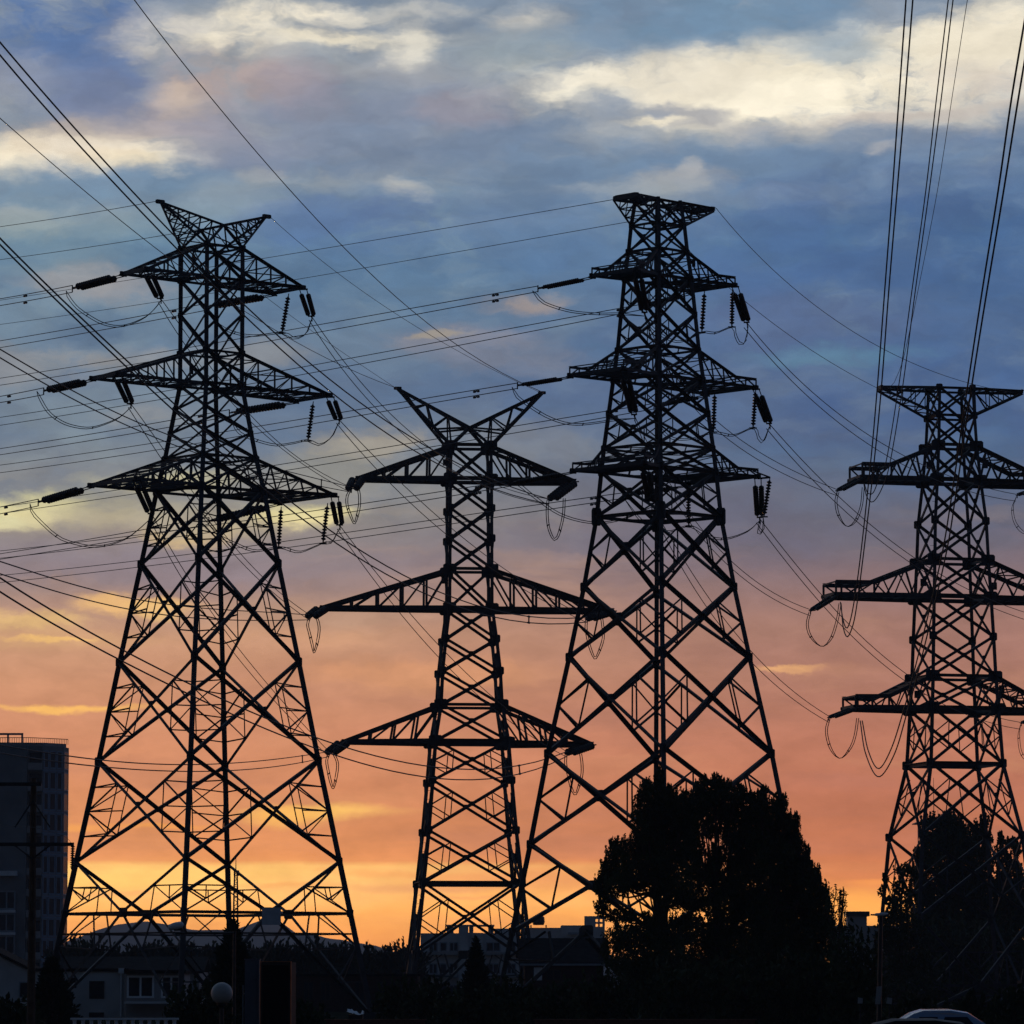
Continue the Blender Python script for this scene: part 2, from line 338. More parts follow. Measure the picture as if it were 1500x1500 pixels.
def Z(py, D): return CAMH + D * (SP + (750 - py) / F * CP) / dirY(py)
def X(px, D, py=1430): return (px - 750) / F * D / dirY(py)
def W(px, py, D): return Vector((X(px, D, py), D, Z(py, D)))
def proj(p):
    ax = p[1] * CP + (p[2] - CAMH) * SP; up_ = -p[1] * SP + (p[2] - CAMH) * CP
    return (750 + F * p[0] / ax, 750 - F * up_ / ax)

# ------------------------------------------------------------------ ground, hills
g = MB(); NX = 60
g.add([(-3500, -250, 0), (3500, -250, 0), (3500, 6200, 0), (-3500, 6200, 0)], [(0, 1, 2, 3)])
GM = mat('dry_grass_ground', (0.028, 0.03, 0.02), 1.0, 0.4, 0.08, 0, 0.0)
struct(g.build('ground', GM))
HILL = mat('hillside_scrub', (0.05, 0.055, 0.05), 0.95, 0.3, 0.004)
ridge = [(-900, 1398), (-300, 1385), (40, 1392), (95, 1391), (130, 1378), (160, 1364), (185, 1353), (205, 1350), (222, 1349), (250, 1354), (275, 1360), (300, 1363), (330, 1362),
         (352, 1362), (372, 1354), (390, 1347), (408, 1349), (425, 1362), (437, 1370), (450, 1367), (462, 1368), (480, 1374), (500, 1376), (530, 1382), (552, 1385), (575, 1393),
         (600, 1400), (680, 1412), (900, 1404), (1200, 1410), (1600, 1400), (2400, 1412)]
DH = 5200
hx = np.array([X(a, DH) for a, b in ridge]); hzv = np.array([Z(b, DH) for a, b in ridge])
nx, ny = 260, 14; vs = []; fs = []
xs = np.linspace(hx[0], hx[-1], nx); rz = np.interp(xs, hx, hzv)
rs = np.random.RandomState(3); jag = np.convolve(rs.randn(nx + 8), np.ones(3) / 3, 'same')[4:-4] * 0.7
rz = rz + jag
for j in range(ny):
    t = j / (ny - 1); prof = math.sin(math.pi * min(1, t * 1.0)) ** 0.9
    for i in range(nx):
        wob = 1 + 0.25 * math.sin(xs[i] * 0.013 + j * 1.7) * (1 - prof)
        vs.append((xs[i], DH - 900 + 1800 * t + 60 * math.sin(xs[i] * .01 + j) * (1 - prof), -0.5 + rz[i] * prof * wob if prof > .01 else -0.5))
for j in range(ny - 1):
    for i in range(nx - 1): fs.append((j * nx + i, j * nx + i + 1, (j + 1) * nx + i + 1, (j + 1) * nx + i))
hm = bpy.data.materials.new('haze_air'); hm.use_nodes = True; hm.node_tree.nodes.clear()
hv = hm.node_tree.nodes.new('ShaderNodeVolumePrincipled'); ho = hm.node_tree.nodes.new('ShaderNodeOutputMaterial')
hv.inputs['Color'].default_value = (.68, .80, 1, 1); hv.inputs['Density'].default_value = HAZE; hv.inputs['Anisotropy'].default_value = 0.2
hm.node_tree.links.new(hv.outputs[0], ho.inputs['Volume'])
if HAZE > 0:
    hz_ = MB().box(-3600, 3600, -300, 6300, -1, 84).build('haze', hm); hz_['kind'] = 'stuff'
hb = MB(); hb.add(vs, fs); struct(hb.build('hills', HILL, smooth=True))

# ------------------------------------------------------------------ pylons
class Pylon:
    def __init__(s, cx, D, theta, levels, label, leg_w, s_div):
        """levels: [(row, half side in px at D)] top to ground"""
        s.cx, s.D, s.k = cx, D, D / F
        s.th = rad(theta); s.ea = Vector((math.cos(s.th), math.sin(s.th), 0)); s.el = Vector((-math.sin(s.th), math.cos(s.th), 0))
        s.o = Vector((X(cx, D), D, 0)); s.lv = sorted(levels); s.leg_w = leg_w
        s.root = thing('lattice_pylon', label, 'pylon', s.o, 'lattice power pylons')
        s.br = [MB() for _ in range(4)]; s.dia = []; s.ng = 0
    def z(s, y): return Z(y, s.D)
    @property
    def gus(s): s.ng += 1; return s.br[s.ng % 4]
    def P(s, a, l, y):
        """point: a px along the crossarm axis, l px along the line axis, at row y"""
        kk = s.k / dirY(y); p = s.o + s.ea * (a * kk) + s.el * (l * kk); return Vector((p.x, p.y, s.z(y)))
    def half(s, y):
        return float(np.interp(y, [a for a, b in s.lv], [b for a, b in s.lv]))
    C = [(-1, -1), (1, -1), (1, 1), (-1, 1)]
    def corner(s, i, y): h = s.half(y); return s.P(s.C[i % 4][0] * h, s.C[i % 4][1] * h, y)
    def legs(s, top, bot):
        ys = sorted({top, bot} | {y for y, _ in s.lv if top < y < bot})
        for i in range(4):
            m = MB()
            for a, b in zip(ys[:-1], ys[1:]):
                w = s.leg_w * (0.72 + 0.28 * (a - top) / (bot - top))
                m.angle(s.corner(i, a), s.corner(i, b), w)
            # concrete footing
            f = s.corner(i, bot)
            m.box(f.x - .5, f.x + .5, f.y - .5, f.y + .5, -.3, f.z + .25)
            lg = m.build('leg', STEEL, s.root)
            if i == s.step_leg and s.steps:
                
                n = int(abs(s.z(top) - s.z(bot)) / 0.65)
                out = (s.ea * s.C[i][0] + s.el * s.C[i][1]).normalized()
                if s.C[i][0] < 0: out = (-s.ea)
                for q in range(6, n):
                    y = bot + (top - bot) * q / n; p = s.corner(i, y); sg = 1 if q % 2 else 0.75
                    MB().tube([p, p + out * (0.2 * sg + .14)], 0.013, 4).build('step_bolt', STEEL, lg)
    step_leg = 0; steps = False
    def face(s, i, ya, yb, typ, red, w, wr):
        m = s.br[i]; a0, b0, a1, b1 = s.corner(i, ya), s.corner(i + 1, ya), s.corner(i, yb), s.corner(i + 1, yb)
        ex = (b1 - a1).normalized(); ez = Vector((0, 0, 1)); nrm = ex.cross(ez); jit = nrm * (w * 0.5)
        if typ == 'X':
            m.angle(a0 + jit, b1 + jit, w); m.angle(b0 - jit, a1 - jit, w)
            wt = (b0 - a0).length; wb = (b1 - a1).length; t = wt / (wt + wb)
            c = a0.lerp(b1, t); m.plate(c, ex, ez, w * 0.9, w * 0.9)
            for (p0, p1) in ((a0, a1), (b0, b1)):
                q1, q3, p2 = p0.lerp(c, .5), p1.lerp(c, .5), p0.lerp(p1, .5 + 0.0)
                if red >= 1:
                    m.angle(p2, q1, wr); m.angle(p2, q3, wr); m.angle(q1, q3, wr)
                if red >= 2:
                    m.angle(p0.lerp(p1, .26), q1, wr); m.angle(p0.lerp(p1, .75), q3, wr); m.angle(p2, q1.lerp(q3, .5), wr)
        elif typ == 'V':
            c = a1.lerp(b1, .5); m.angle(a0 + jit, c + jit, w); m.angle(b0 + jit, c + jit, w); m.plate(c, ex, ez, w * 2.2, w * 1.6)
            for (p0, p1) in ((a0, a1), (b0, b1)):
                q = p0.lerp(c, .5); p2 = p0.lerp(p1, .5)
                m.angle(p2, q, wr); m.angle(q, p1, wr); m.angle(q, p1.lerp(c, .55), wr); m.angle(p2, q.lerp(p1, .5), wr); m.angle(p2.lerp(q, .5), q.lerp(p1, .5), wr)
        elif typ == 'A':
            c = a0.lerp(b0, .5); m.angle(c + jit, a1 + jit, w); m.angle(c + jit, b1 + jit, w); m.plate(c, ex, ez, w * 2.2, w * 1.6)
            for (p0, p1) in ((a0, a1), (b0, b1)):
                q = c.lerp(p1, .35); p2 = p0.lerp(p1, .32); q2 = c.lerp(p1, .66); p3 = p0.lerp(p1, .66)
                m.angle(p2, q, wr); m.angle(p2, p0.lerp(c, .45), wr); m.angle(q, p0.lerp(c, .5), wr); m.angle(p2, q2, wr); m.angle(p3, q2, wr)
        # gussets on the leg nodes
        for p in (a0, b0): m.plate(p, ex, ez, w * s.gs, w * s.gs)
    gs = 1.3
    def panels(s, plist):
        for (ya, yb, typ, red, w, wr) in plist:
            for i in range(4): s.face(i, ya, yb, typ, red, w, wr)
    def ring(s, y, w, cross=True):
        c = [s.corner(i, y) for i in range(4)]
        m = MB(); s.dia.append(m)
        for i in range(4): m.angle(c[i], c[(i + 1) % 4], w)
        if cross:
            md = [c[i].lerp(c[(i + 1) % 4], .5) for i in range(4)]
            for i in range(4): m.angle(md[i], md[(i + 1) % 4], w * .55)
    def finish(s):
        for b in s.br: b.build('face_bracing', STEEL, s.root)
        
        for b in s.dia: b.build('horizontal_frame', STEEL, s.root)
    def arm(s, sg, yb, yt, a, w, n, cw, ww, tip=0.0, knee=None, yk=None, wr=None):
        """crossarm: bottom chords level at row yb, top chords from row yt; knee = px from axis where the top chord flattens at row yk"""
        m = MB(); hb_, ht = s.half(yb), s.half(yt); tips = []
        def bot(t, l): return s.P(sg * (hb_ + (a - hb_) * t), l * (hb_ + (w - hb_) * t), yb)
        if knee:
            tk = (knee - hb_) / (a - hb_)
            def top(t, l):
                if t <= tk: q = t / tk; return s.P(sg * (ht + (knee - ht) * q), l * (ht + ((hb_ + (w - hb_) * tk) - ht) * q), yt + (yk - yt) * q)
                b = bot(t, l); return Vector((b.x, b.y, s.z(yk)))
            ts = [i / n * tk for i in range(n + 1)] + [tk + (1 - tk) * .5, 1.0]
        else:
            def top(t, l):
                q = t; pt = s.P(sg * (ht + (a - ht) * q), l * (ht + (w - ht) * q), yt + (yb - tip - yt) * q); return pt
            ts = [1 - (1 - i / n) ** 0.9 for i in range(n)] + [1.0]
        for l in (-1, 1):
            m.angle(bot(0, l), bot(1, l), cw)
            for t0, t1 in zip(ts[:-1], ts[1:]): m.angle(top(t0, l), top(t1, l), cw * .85)
            for j, t in enumerate(ts):
                if (0 < t < 1 and s.web < 2) or t > .99 or (knee and t >= tk): m.angle(bot(t, l), top(t, l), ww)
                if j + 1 < len(ts):
                    t1 = ts[j + 1]
                    if j + 2 < len(ts) or knee or tip: m.angle(top(t, l), bot(t1, l), ww) if s.web == 0 or (s.web == 2 and j % 2) else m.angle(bot(t, l), top(t1, l), ww)
        for j, t in enumerate(ts):
            m.angle(bot(t, -1), bot(t, 1), ww if t < 1 else cw * 1.1); 
            if t < .98 or knee: m.angle(top(t, -1), top(t, 1), ww)
            if j + 1 < len(ts):
                e = 1 if j % 2 else -1; m.angle(bot(t, e), bot(ts[j + 1], -e), ww * .9); m.angle(bot(t, -e), bot(ts[j + 1], e), ww * .9)
                if t < .7: m.angle(top(t, -e), top(ts[j + 1], e), ww * .8)
        m.plate((bot(1, -1) + bot(1, 1)) * .5, s.el, Vector((0, 0, 1)), abs(w * s.k) * 1.08, .11, .05)
        for l in (-1, 1):
            m.plate(bot(1, l), s.ea, Vector((0, 0, 1)), .2, .13, .03)
            m.plate(bot(0, l), s.ea, Vector((0, 0, 1)), cw * s.ag, cw * s.ag * .75); m.plate(top(0, l), s.ea, Vector((0, 0, 1)), cw * s.ag, cw * s.ag * .75)
        m.build('crossarm', STEEL, s.root)
        return {'f': bot(1, -1) - Vector((0, 0, .12)), 'b': bot(1, 1) - Vector((0, 0, .12))}
    web = 0; ag = 1.25
    def horn(s, sg, y0, yc, a, yt, cw, ww, n=4, spread=0.0):
        """raked earth-wire horn: lower chords from body top corners (row y0), upper chords from the middle of the body (row yc) to a point (row yt)"""
        m = MB(); h = s.half(y0); tipp = s.P(sg * a, 0, yt)
        for l in (-1, 1):
            lo = s.P(sg * h, l * h, y0); hi_ = s.P(0, l * h * spread, yc); opp = s.P(-sg * h, l * h, y0)
            m.angle(lo, tipp, cw); m.angle(hi_, tipp, cw); m.angle(hi_, opp, cw * .9)
            for j in range(1, n + 1):
                t = 1 - (1 - (j - 1) / n) ** 1.0; t1 = j / n
                if j < n: m.angle(lo.lerp(tipp, t1), hi_.lerp(tipp, t1 * .9), ww)
                m.angle(lo.lerp(tipp, t), hi_.lerp(tipp, min(1, t1 * .9)), ww)
            m.angle(lo.lerp(tipp, .28), hi_, ww * 1.2)
        for j in range(n):
            t = j / n; L = [s.P(sg * h, l * h, y0).lerp(tipp, t) for l in (-1, 1)]; H = [s.P(0, l * h * spread, yc).lerp(tipp, t) for l in (-1, 1)]
            m.angle(L[0], L[1], ww); m.angle(H[0], H[1], ww); m.angle(L[0], s.P(sg * h, h, y0).lerp(tipp, (j + 1) / n), ww)
        m.plate(tipp, s.ea, Vector((0, 0, 1)), .3, .12, .05)
        m.build('earth_wire_horn', STEEL, s.root); return tipp
    def flat_arm(s, sg, ytop, ylow, a, w, n, cw, ww):
        """flat-topped earth-wire arm: top chords level, lower chords rising from row ylow"""
        m = MB(); hl, hh = s.half(ylow), s.half(ytop)
        def top(t, l): return s.P(sg * (hh + (a - hh) * t), l * (hh + (w - hh) * t), ytop)
        def low(t, l): return s.P(sg * (hl + (a - hl) * t), l * (hl + (w - hl) * t), ylow + (ytop + 3 - ylow) * t)
        ts = [i / n for i in range(n + 1)]
        for l in (-1, 1):
            m.angle(top(0, l), top(1, l), cw); m.angle(low(0, l), low(1, l), cw)
            for j, t in enumerate(ts):
                if t < 1: m.angle(top(t, l), low(t, l), ww); m.angle(top(t, l), low(ts[j + 1], l), ww)
        for j, t in enumerate(ts):
            m.angle(top(t, -1), top(t, 1), ww if t < 1 else cw); m.angle(low(t, -1), low(t, 1), ww)
            if t < 1:
                m.angle(top(t, -1), top(ts[j + 1], 1), ww); m.angle(top(t, 1), top(ts[j + 1], -1), ww); m.angle(low(t, -1), low(ts[j + 1], 1), ww)
        m.plate((top(1, 1) + top(1, -1)) * .5, s.el, Vector((0, 0, 1)), abs(w * s.k), .15, .05)
        m.build('earth_wire_arm', STEEL, s.root); return {'f': top(1, -1), 'b': top(1, 1)}
    def sign(s, a, l, y, wm, hm, m_=None):
        p = s.P(a, l, y); b = MB(); b.box(p.x - wm / 2, p.x + wm / 2, p.y - .03, p.y + .03, p.z - hm / 2, p.z + hm / 2)
        b.angle(p + Vector((wm / 2, 0, 0)), s.P(a * .8, l, y), .05)
        return b.build('number_plate', m_ or DARK, s.root)

# pylon 1 (left)
q = 1 / 1.409
T1 = Pylon(302.5, 254, 40, [(364, 45 * q), (411, 45.5 * q), (565, 45.5 * q), (672, 67 * q), (720, 79 * q), (826, 101 * q), (970, 132 * q), (1115, 162 * q), (1262, 194 * q), (1494, 244 * q)],
           'tall broad-based lattice pylon with V-shaped horns at the left of the photo', .37, 1)
T1.web = 1
T1.legs(364, 1490)
B, R = .15, .075
T1.panels([(364, 411, 'X', 0, .12, R), (411, 462, 'X', 0, .13, R), (462, 518, 'X', 0, .13, R), (518, 565, 'X', 0, .13, R), (565, 600, 'X', 0, .13, R), (600, 635, 'X', 0, .13, R),
           (635, 672, 'X', 0, .13, R), (672, 720, 'X', 1, .14, R), (720, 826, 'X', 2, .19, R), (826, 970, 'X', 2, .19, R), (970, 1115, 'X', 2, .19, R), (1115, 1262, 'X', 2, .19, R),
           (1262, 1338, 'V', 1, .17, R), (1338, 1490, 'A', 1, .17, R)])
for y, w in ((364, .14), (411, .15), (518, .12), (565, .15), (672, .13), (720, .16), (1338, .17), (1368, .1)): T1.ring(y, w, y < 1300)
T1A = {}
for key, sg, yb, yt, a, w, n in (('lt', -1, 411, 364, 137, 30, 5), ('rt', 1, 411, 364, 141, 36, 5), ('lm', -1, 567, 518, 188, 32, 6), ('rm', 1, 567, 518, 188, 42, 6),
                              ('ll', -1, 718, 673, 172, 58, 6), ('rl', 1, 718, 673, 178, 68, 6)):
    T1A[key] = T1.arm(sg, yb, yt, a, w, n - 1, .19, .08)
T1H = {'l': T1.horn(-1, 364, 333, 93, 306, .14, .07, 5, .9), 'r': T1.horn(1, 364, 333, 100, 306, .14, .07, 5, .9)}
T1.sign(-50, -24, 387, .2, .5); T1.sign(-52, -24, 549, .2, .5)
# white back of a plate bolted on the lower frame, facing the road
p = W(397.5, 1342, 243); b = MB(); b.box(p.x - .52, p.x + .52, p.y, p.y + .06, p.z - .47, p.z + .47)
for sx in (-.4, .4): b.box(p.x + sx - .03, p.x + sx + .03, p.y + .06, p.y + 4.0, p.z + .2, p.z + .26)
o = b.build('warning_board', SIGNB, T1.root); o['label'] = 'pale blue-grey rectangular board on the lower frame'
T1.finish()

# pylon 2 (V horns, second from left)
c2 = math.cos(rad(5.3))
T2 = Pylon(686.5, 336, 5.3, [(654, 29), (703, 30), (892, 31), (938, 37), (985, 42), (1034, 44.5), (1087, 53), (1145, 57.5), (1218, 63.5), (1294, 71.5), (1400, 83), (1494, 95)],
           'slimmer lattice pylon with V-shaped horns, second from the left', .36, 1)
T2.gs = 1.5
T2.web = 0; T2.steps = True; T2.ag = 1.5
T2.legs(654, 1490)
T2.panels([(654, 703, 'X', 0, .2, .1), (703, 747, 'X', 0, .2, .1), (747, 791, 'X', 0, .2, .1), (791, 835, 'X', 0, .2, .1), (835, 892, 'X', 0, .2, .1), (892, 938, 'X', 0, .2, .1),
           (938, 985, 'X', 0, .2, .1), (985, 1034, 'X', 0, .2, .1), (1034, 1087, 'X', 0, .2, .1), (1087, 1145, 'X', 1, .2, .09), (1145, 1218, 'X', 1, .2, .09), (1218, 1294, 'X', 1, .2, .09),
           (1294, 1398, 'X', 1, .2, .09), (1398, 1490, 'A', 1, .2, .09)])
for y, w in ((654, .24), (703, .3), (835, .22), (892, .3), (1034, .22), (1087, .3), (1294, .3)): T2.ring(y, w, False)
T2A = {}
for key, sg, yb, yt, a, n in (('lt', -1, 703, 656, 164, 4), ('rt', 1, 704, 656, 152, 4), ('lm', -1, 892, 836, 216, 5), ('rm', 1, 893, 836, 208, 5), ('ll', -1, 1087, 1034, 184, 4), ('rl', 1, 1089, 1034, 178, 4)):
    T2A[key] = T2.arm(sg, yb, yt, a, 16, n, .34, .13)
T2H = {'l': T2.horn(-1, 655, 627, 105, 570, .24, .12, 3, .35), 'r': T2.horn(1, 655, 627, 107, 574, .24, .12, 3, .35)}
T2.sign(-37, -28, 681, .4, .5); T2.sign(-39, -28, 853, .4, .5); T2.sign(-54, -40, 1049, .4, .5)
T2.finish()

# pylon 3 (flat topped, centre right)
q = 1 / 1.4142
T3 = Pylon(967, 250, 45, [(296, 33 * q), (331, 39 * q), (369, 43 * q), (409, 49 * q), (513, 59.5 * q), (557, 66 * q), (657, 80 * q), (692, 84 * q), (757, 91 * q), (860, 110 * q), (963, 132 * q), (1104, 164 * q), (1237, 190 * q), (1494, 244 * q)],
           'tall broad-based lattice pylon with a flat top, rising behind the big tree', .35, 1)
T3.gs = 1.2
T3.legs(297, 1490)
T3.panels([(297, 331, 'X', 0, .11, .07), (331, 369, 'X', 0, .12, .07), (369, 409, 'X', 0, .13, .07), (409, 461, 'X', 1, .15, .07), (461, 513, 'X', 1, .15, .07), (513, 557, 'X', 0, .14, .07),
           (557, 606, 'X', 1, .16, .075), (606, 657, 'X', 1, .16, .075), (657, 692, 'X', 0, .15, .07), (692, 757, 'X', 1, .18, .08), (757, 860, 'X', 1, .21, .1), (860, 963, 'X', 1, .21, .1),
           (963, 1104, 'X', 1, .21, .11), (1104, 1237, 'X', 1, .21, .11), (1237, 1365, 'X', 1, .21, .11), (1365, 1490, 'A', 1, .2, .1)])
for y, w in ((297, .13), (331, .12), (369, .13), (409, .16), (513, .14), (557, .17), (657, .14), (692, .18), (757, .2)): T3.ring(y, w, y < 1300)
for i in range(4):
    for e_ in (T3.ea, T3.el): T3.br[i].plate(T3.corner(i, 757), e_, Vector((0, 0, 1)), .34, .5, .05)
T3A = {}
for key, sg, yb, yt, a, w, yk in (('lt', -1, 409, 369, 92, 45, 398), ('rt', 1, 409, 369, 119, 45, 398), ('lm', -1, 557, 513, 130, 54, 545), ('rm', 1, 557, 513, 159, 50, 545),
                               ('ll', -1, 692, 657, 106, 72, 681), ('rl', 1, 692, 657, 140, 70, 682)):
    T3A[key] = T3.arm(sg, yb, yt, a, w, 3, .165, .065, knee=a * .72, yk=yk)
T3F = {'l': T3.flat_arm(-1, 296, 331, 67, 25, 3, .14, .07), 'r': T3.flat_arm(1, 296, 331, 100, 22, 4, .14, .07)}
T3.sign(30, -44, 388, .2, .35); T3.sign(38, -54, 525, .2, .35)
# prolonged bracket on the lower right arm carrying a jumper string
m = MB(); a_, b_ = T3A['rl']['f'], W(1128, 699, 251.5)
m.angle(a_, b_, .1); m.angle(a_ + Vector((-.3, 0, .45)), b_, .09); m.build('jumper_bracket', STEEL, T3.root)
T3.finish()

# pylon 4 (right edge)
T4 = Pylon(1401, 330, 13.5, [(571, 25.5), (611, 27), (654, 29), (705, 33), (766, 39), (822, 41), (876, 43.5), (935, 46), (992, 48), (1039, 50.5), (1120, 55), (1225, 76), (1345, 86), (1443, 98), (1494, 108)],
           'lattice pylon with a flat top at the right edge, partly outside the photo', .38, 1)
T4.gs = 1.5; T4.web = 2; T4.steps = True; T4.ag = 1.5
T4.legs(571, 1490)
T4.panels([(571, 611, 'X', 0, .17, .09), (611, 654, 'X', 0, .18, .09), (654, 705, 'X', 0, .2, .09), (705, 766, 'X', 0, .2, .09), (766, 822, 'X', 0, .2, .09), (822, 876, 'X', 0, .2, .09),
           (876, 935, 'X', 0, .2, .09), (935, 992, 'X', 0, .2, .09), (992, 1039, 'X', 0, .2, .09), (1039, 1120, 'X', 1, .2, .09), (1120, 1225, 'X', 1, .22, .1), (1225, 1345, 'X', 1, .2, .09), (1345, 1443, 'V', 1, .2, .09), (1443, 1490, 'A', 0, .2, .09)])
for y, w in ((571, .17), (611, .18), (654, .22), (705, .3), (822, .22), (876, .32), (992, .22), (1039, .32), (1120, .28), (1443, .2)): T4.ring(y, w, False)
T4A = {}
for key, sg, yb, yt, a, yk in (('lt', -1, 705, 656, 146, 686), ('rt', 1, 706, 656, 146, 688), ('lm', -1, 876, 823, 188, 858), ('rm', 1, 877, 823, 188, 859), ('ll', -1, 1039, 993, 160, 1023), ('rl', 1, 1040, 993, 160, 1024)):
    T4A[key] = T4.arm(sg, yb, yt, a, 30, 5, .36, .12, knee=a * .7, yk=yk)
T4F = {'l': T4.flat_arm(-1, 571, 611, 108, 12, 4, .2, .09), 'r': T4.flat_arm(1, 571, 611, 108, 12, 4, .2, .09)}
for a, y in ((-44, 686), (42, 683), (-55, 857), (54, 860), (-66, 1020), (64, 1010)): T4.sign(a, -30, y, .42, .55)
T4.finish()

# ------------------------------------------------------------------ insulators
def sheds(P0, P1, r, n, t0=.2, t1=.93):
    pr = [(0, .03), (t0 - .02, .03), (t0 - .02, r * .4)]
    for i in range(n):
        a = t0 + (t1 - t0) * i / n; d = (t1 - t0) / n
        pr += [(a, r * .4), (a + d * .3, r), (a + d * .55, r), (a + d * .85, r * .4)]
    pr += [(t1, .05), (1, .03)]
    return MB().lathe(P0, P1, pr, 10)
def string_pair(name, P0, P1, label, r=.14, n=18, sepd=.42, group='tension insulator strings', t0=.22):
    P0, P1 = Vector(P0), Vector(P1); root = thing(name, label, 'insulator', P0, group)
    d = P1 - P0; hd = Vector((d.x, d.y, 0)).normalized(); side = Vector((hd.y, -hd.x, 0)) * (sepd / 2)
    drop = d * .0
    for sg in (-1, 1):
        a = P0 + side * sg + hd * (0); b = P0 + d * .93 + side * sg * .75
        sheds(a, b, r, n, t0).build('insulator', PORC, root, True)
    y = MB(); e = P0 + d * .93; y.tube([e - side * .95, e + side * .95], .05, 6); y.tube([e, P1], .045, 6)
    n_ = d.cross(side).normalized(); 
    y.tube([P1 - Vector((0, 0, .2)), P1 + Vector((0, 0, .2))], .04, 6)
    y.build('yoke', DARK, root)
    y = MB(); y.tube([P0 - side * 1.3, P0 + side * 1.3], .055, 6); y.build('hanger', DARK, root)
    return root
def string_one(P0, P1, label, r=.15, n=11):
    P0, P1 = Vector(P0), Vector(P1); root = thing('suspension_insulator', label, 'insulator', P0, 'jumper suspension insulators')
    sheds(P0, P1, r, n, .1, .93).build('insulator', PORC, root, True)
    c = MB(); c.tube([P1 - Vector((.22, 0, 0)), P1 + Vector((.22, 0, 0))], .045, 6); c.build('clamp', DARK, root)
    return root
NM = {'l': 'left', 'r': 'right', 't': 'top', 'm': 'middle', 'l2': 'lowest'}
def armname(k): return f"{NM[k[0]]} {'top' if k[1] == 't' else 'middle' if k[1] == 'm' else 'lowest'} arm"
T1N, T2N, T3N, T4N = 'the leftmost pylon', 'the slim pylon', 'the pylon behind the big tree', 'the right-edge pylon'
END = {}
def dp(P, px, py, dd):
    return W(px, py, P.y + dd)
for k, (px, py) in {'lt': (106, 423), 'lm': (64, 573), 'll': (56, 736), 'rt': (304, 449), 'rm': (336, 605), 'rl': (306, 763)}.items():
    e = dp(T1A[k]['b'], px, py, 3.2); END['1b' + k] = e
    string_pair('tension_insulator', T1A[k]['b'], e, f'dark insulator pair reaching left from the {armname(k)} of {T1N}', r=.2, n=15)
for k, (px, py) in {'lt': (236, 440), 'lm': (192, 594), 'll': (223, 756), 'rt': (457, 466), 'rm': (497, 617), 'rl': (498, 772)}.items():
    e = dp(T1A[k]['f'], px, py, 3.3); END['1f' + k] = e
    string_pair('tension_insulator', T1A[k]['f'], e, f'dark insulator pair slanting down from the {armname(k)} of {T1N}', r=.15, n=16)
for k, (px, py) in {'lt': (788, 423), 'lm': (758, 565), 'll': (748, 708), 'rt': (938, 450), 'rm': (958, 595), 'rl': (912, 726)}.items():
    e = dp(T3A[k]['b'], px, py, 3.2); END['3b' + k] = e
    string_pair('tension_insulator', T3A[k]['b'], e, f'insulator pair reaching left from the {armname(k)} of {T3N}', r=.11)
for k, (px, py) in {'lt': (945, 462), 'lm': (930, 612), 'll': (955, 742), 'rt': (1095, 476), 'rm': (1128, 624), 'rl': (1113, 762)}.items():
    e = dp(T3A[k]['f'], px, py, 3.3); END['3f' + k] = e
    string_pair('tension_insulator', T3A[k]['f'], e, f'steep insulator pair under the {armname(k)} of {T3N}', r=.16, n=16, sepd=.36)
for k, (px, py) in {'lt': (515, 717), 'lm': (454, 904), 'll': (482, 1104), 'rt': (804, 734), 'rm': (860, 907), 'rl': (830, 1104)}.items():
    e = dp(T2A[k]['f'], px, py, -2.2); END['2' + k] = e
    string_pair('tension_insulator', T2A[k]['f'], e, f'stubby dark insulator pair drooping from the {armname(k)} of {T2N}', r=.29, n=9, sepd=.8, t0=.1)
for k, (px, py) in {'lt': (1226, 720), 'lm': (1187, 896), 'll': (1214, 1052), 'rt': (1490, 726), 'rl': (1496, 1060)}.items():
    e = dp(T4A[k]['f'], px, py, -2.6) if k[0] == 'l' else W(px, py, 335); END['4' + k] = e
    st0 = T4A[k]['f'] if k[0] == 'l' else W(px + 42, py - 14, 338)
    string_pair('tension_insulator', st0, e, f'dark insulator pair drooping left from the {armname(k)} of {T4N}', r=.15, n=14, sepd=.6, t0=.12)
# jumper suspension strings
for (a, b, D, lab) in (((423, 430), (413, 488), 256.5, f'thin insulator under the right top arm of {T1N}'),
                       ((459, 588), (451, 646), 258, f'thin hanging insulator under the right middle arm of {T1N}'),
                       ((412, 742), (408, 802), 256, f'inner thin insulator under the lowest right arm of {T1N}'),
                       ((480, 737), (473, 796), 257, f'outer thin insulator under the lowest right arm of {T1N}'),
                       ((1032, 426), (1028, 487), 252.5, f'inner thin insulator under the right top arm of {T3N}'),
                       ((1073, 424), (1072, 479), 253.5, f'outer thin insulator under the right top arm of {T3N}'),
                       ((1047, 575), (1045, 633), 252.5, f'inner thin insulator under the right middle arm of {T3N}'),
                       ((1107, 571), (1103, 627), 254, f'outer thin insulator under the right middle arm of {T3N}'),
                       ((1008, 716), (1009, 771), 250.5, f'inner thin insulator under the lowest right arm of {T3N}'),
                       ((1128, 699), (1119, 757), 251.5, f'tip insulator of the lowest right arm of {T3N}')):
    string_one(W(*a, D), W(*b, D), lab)

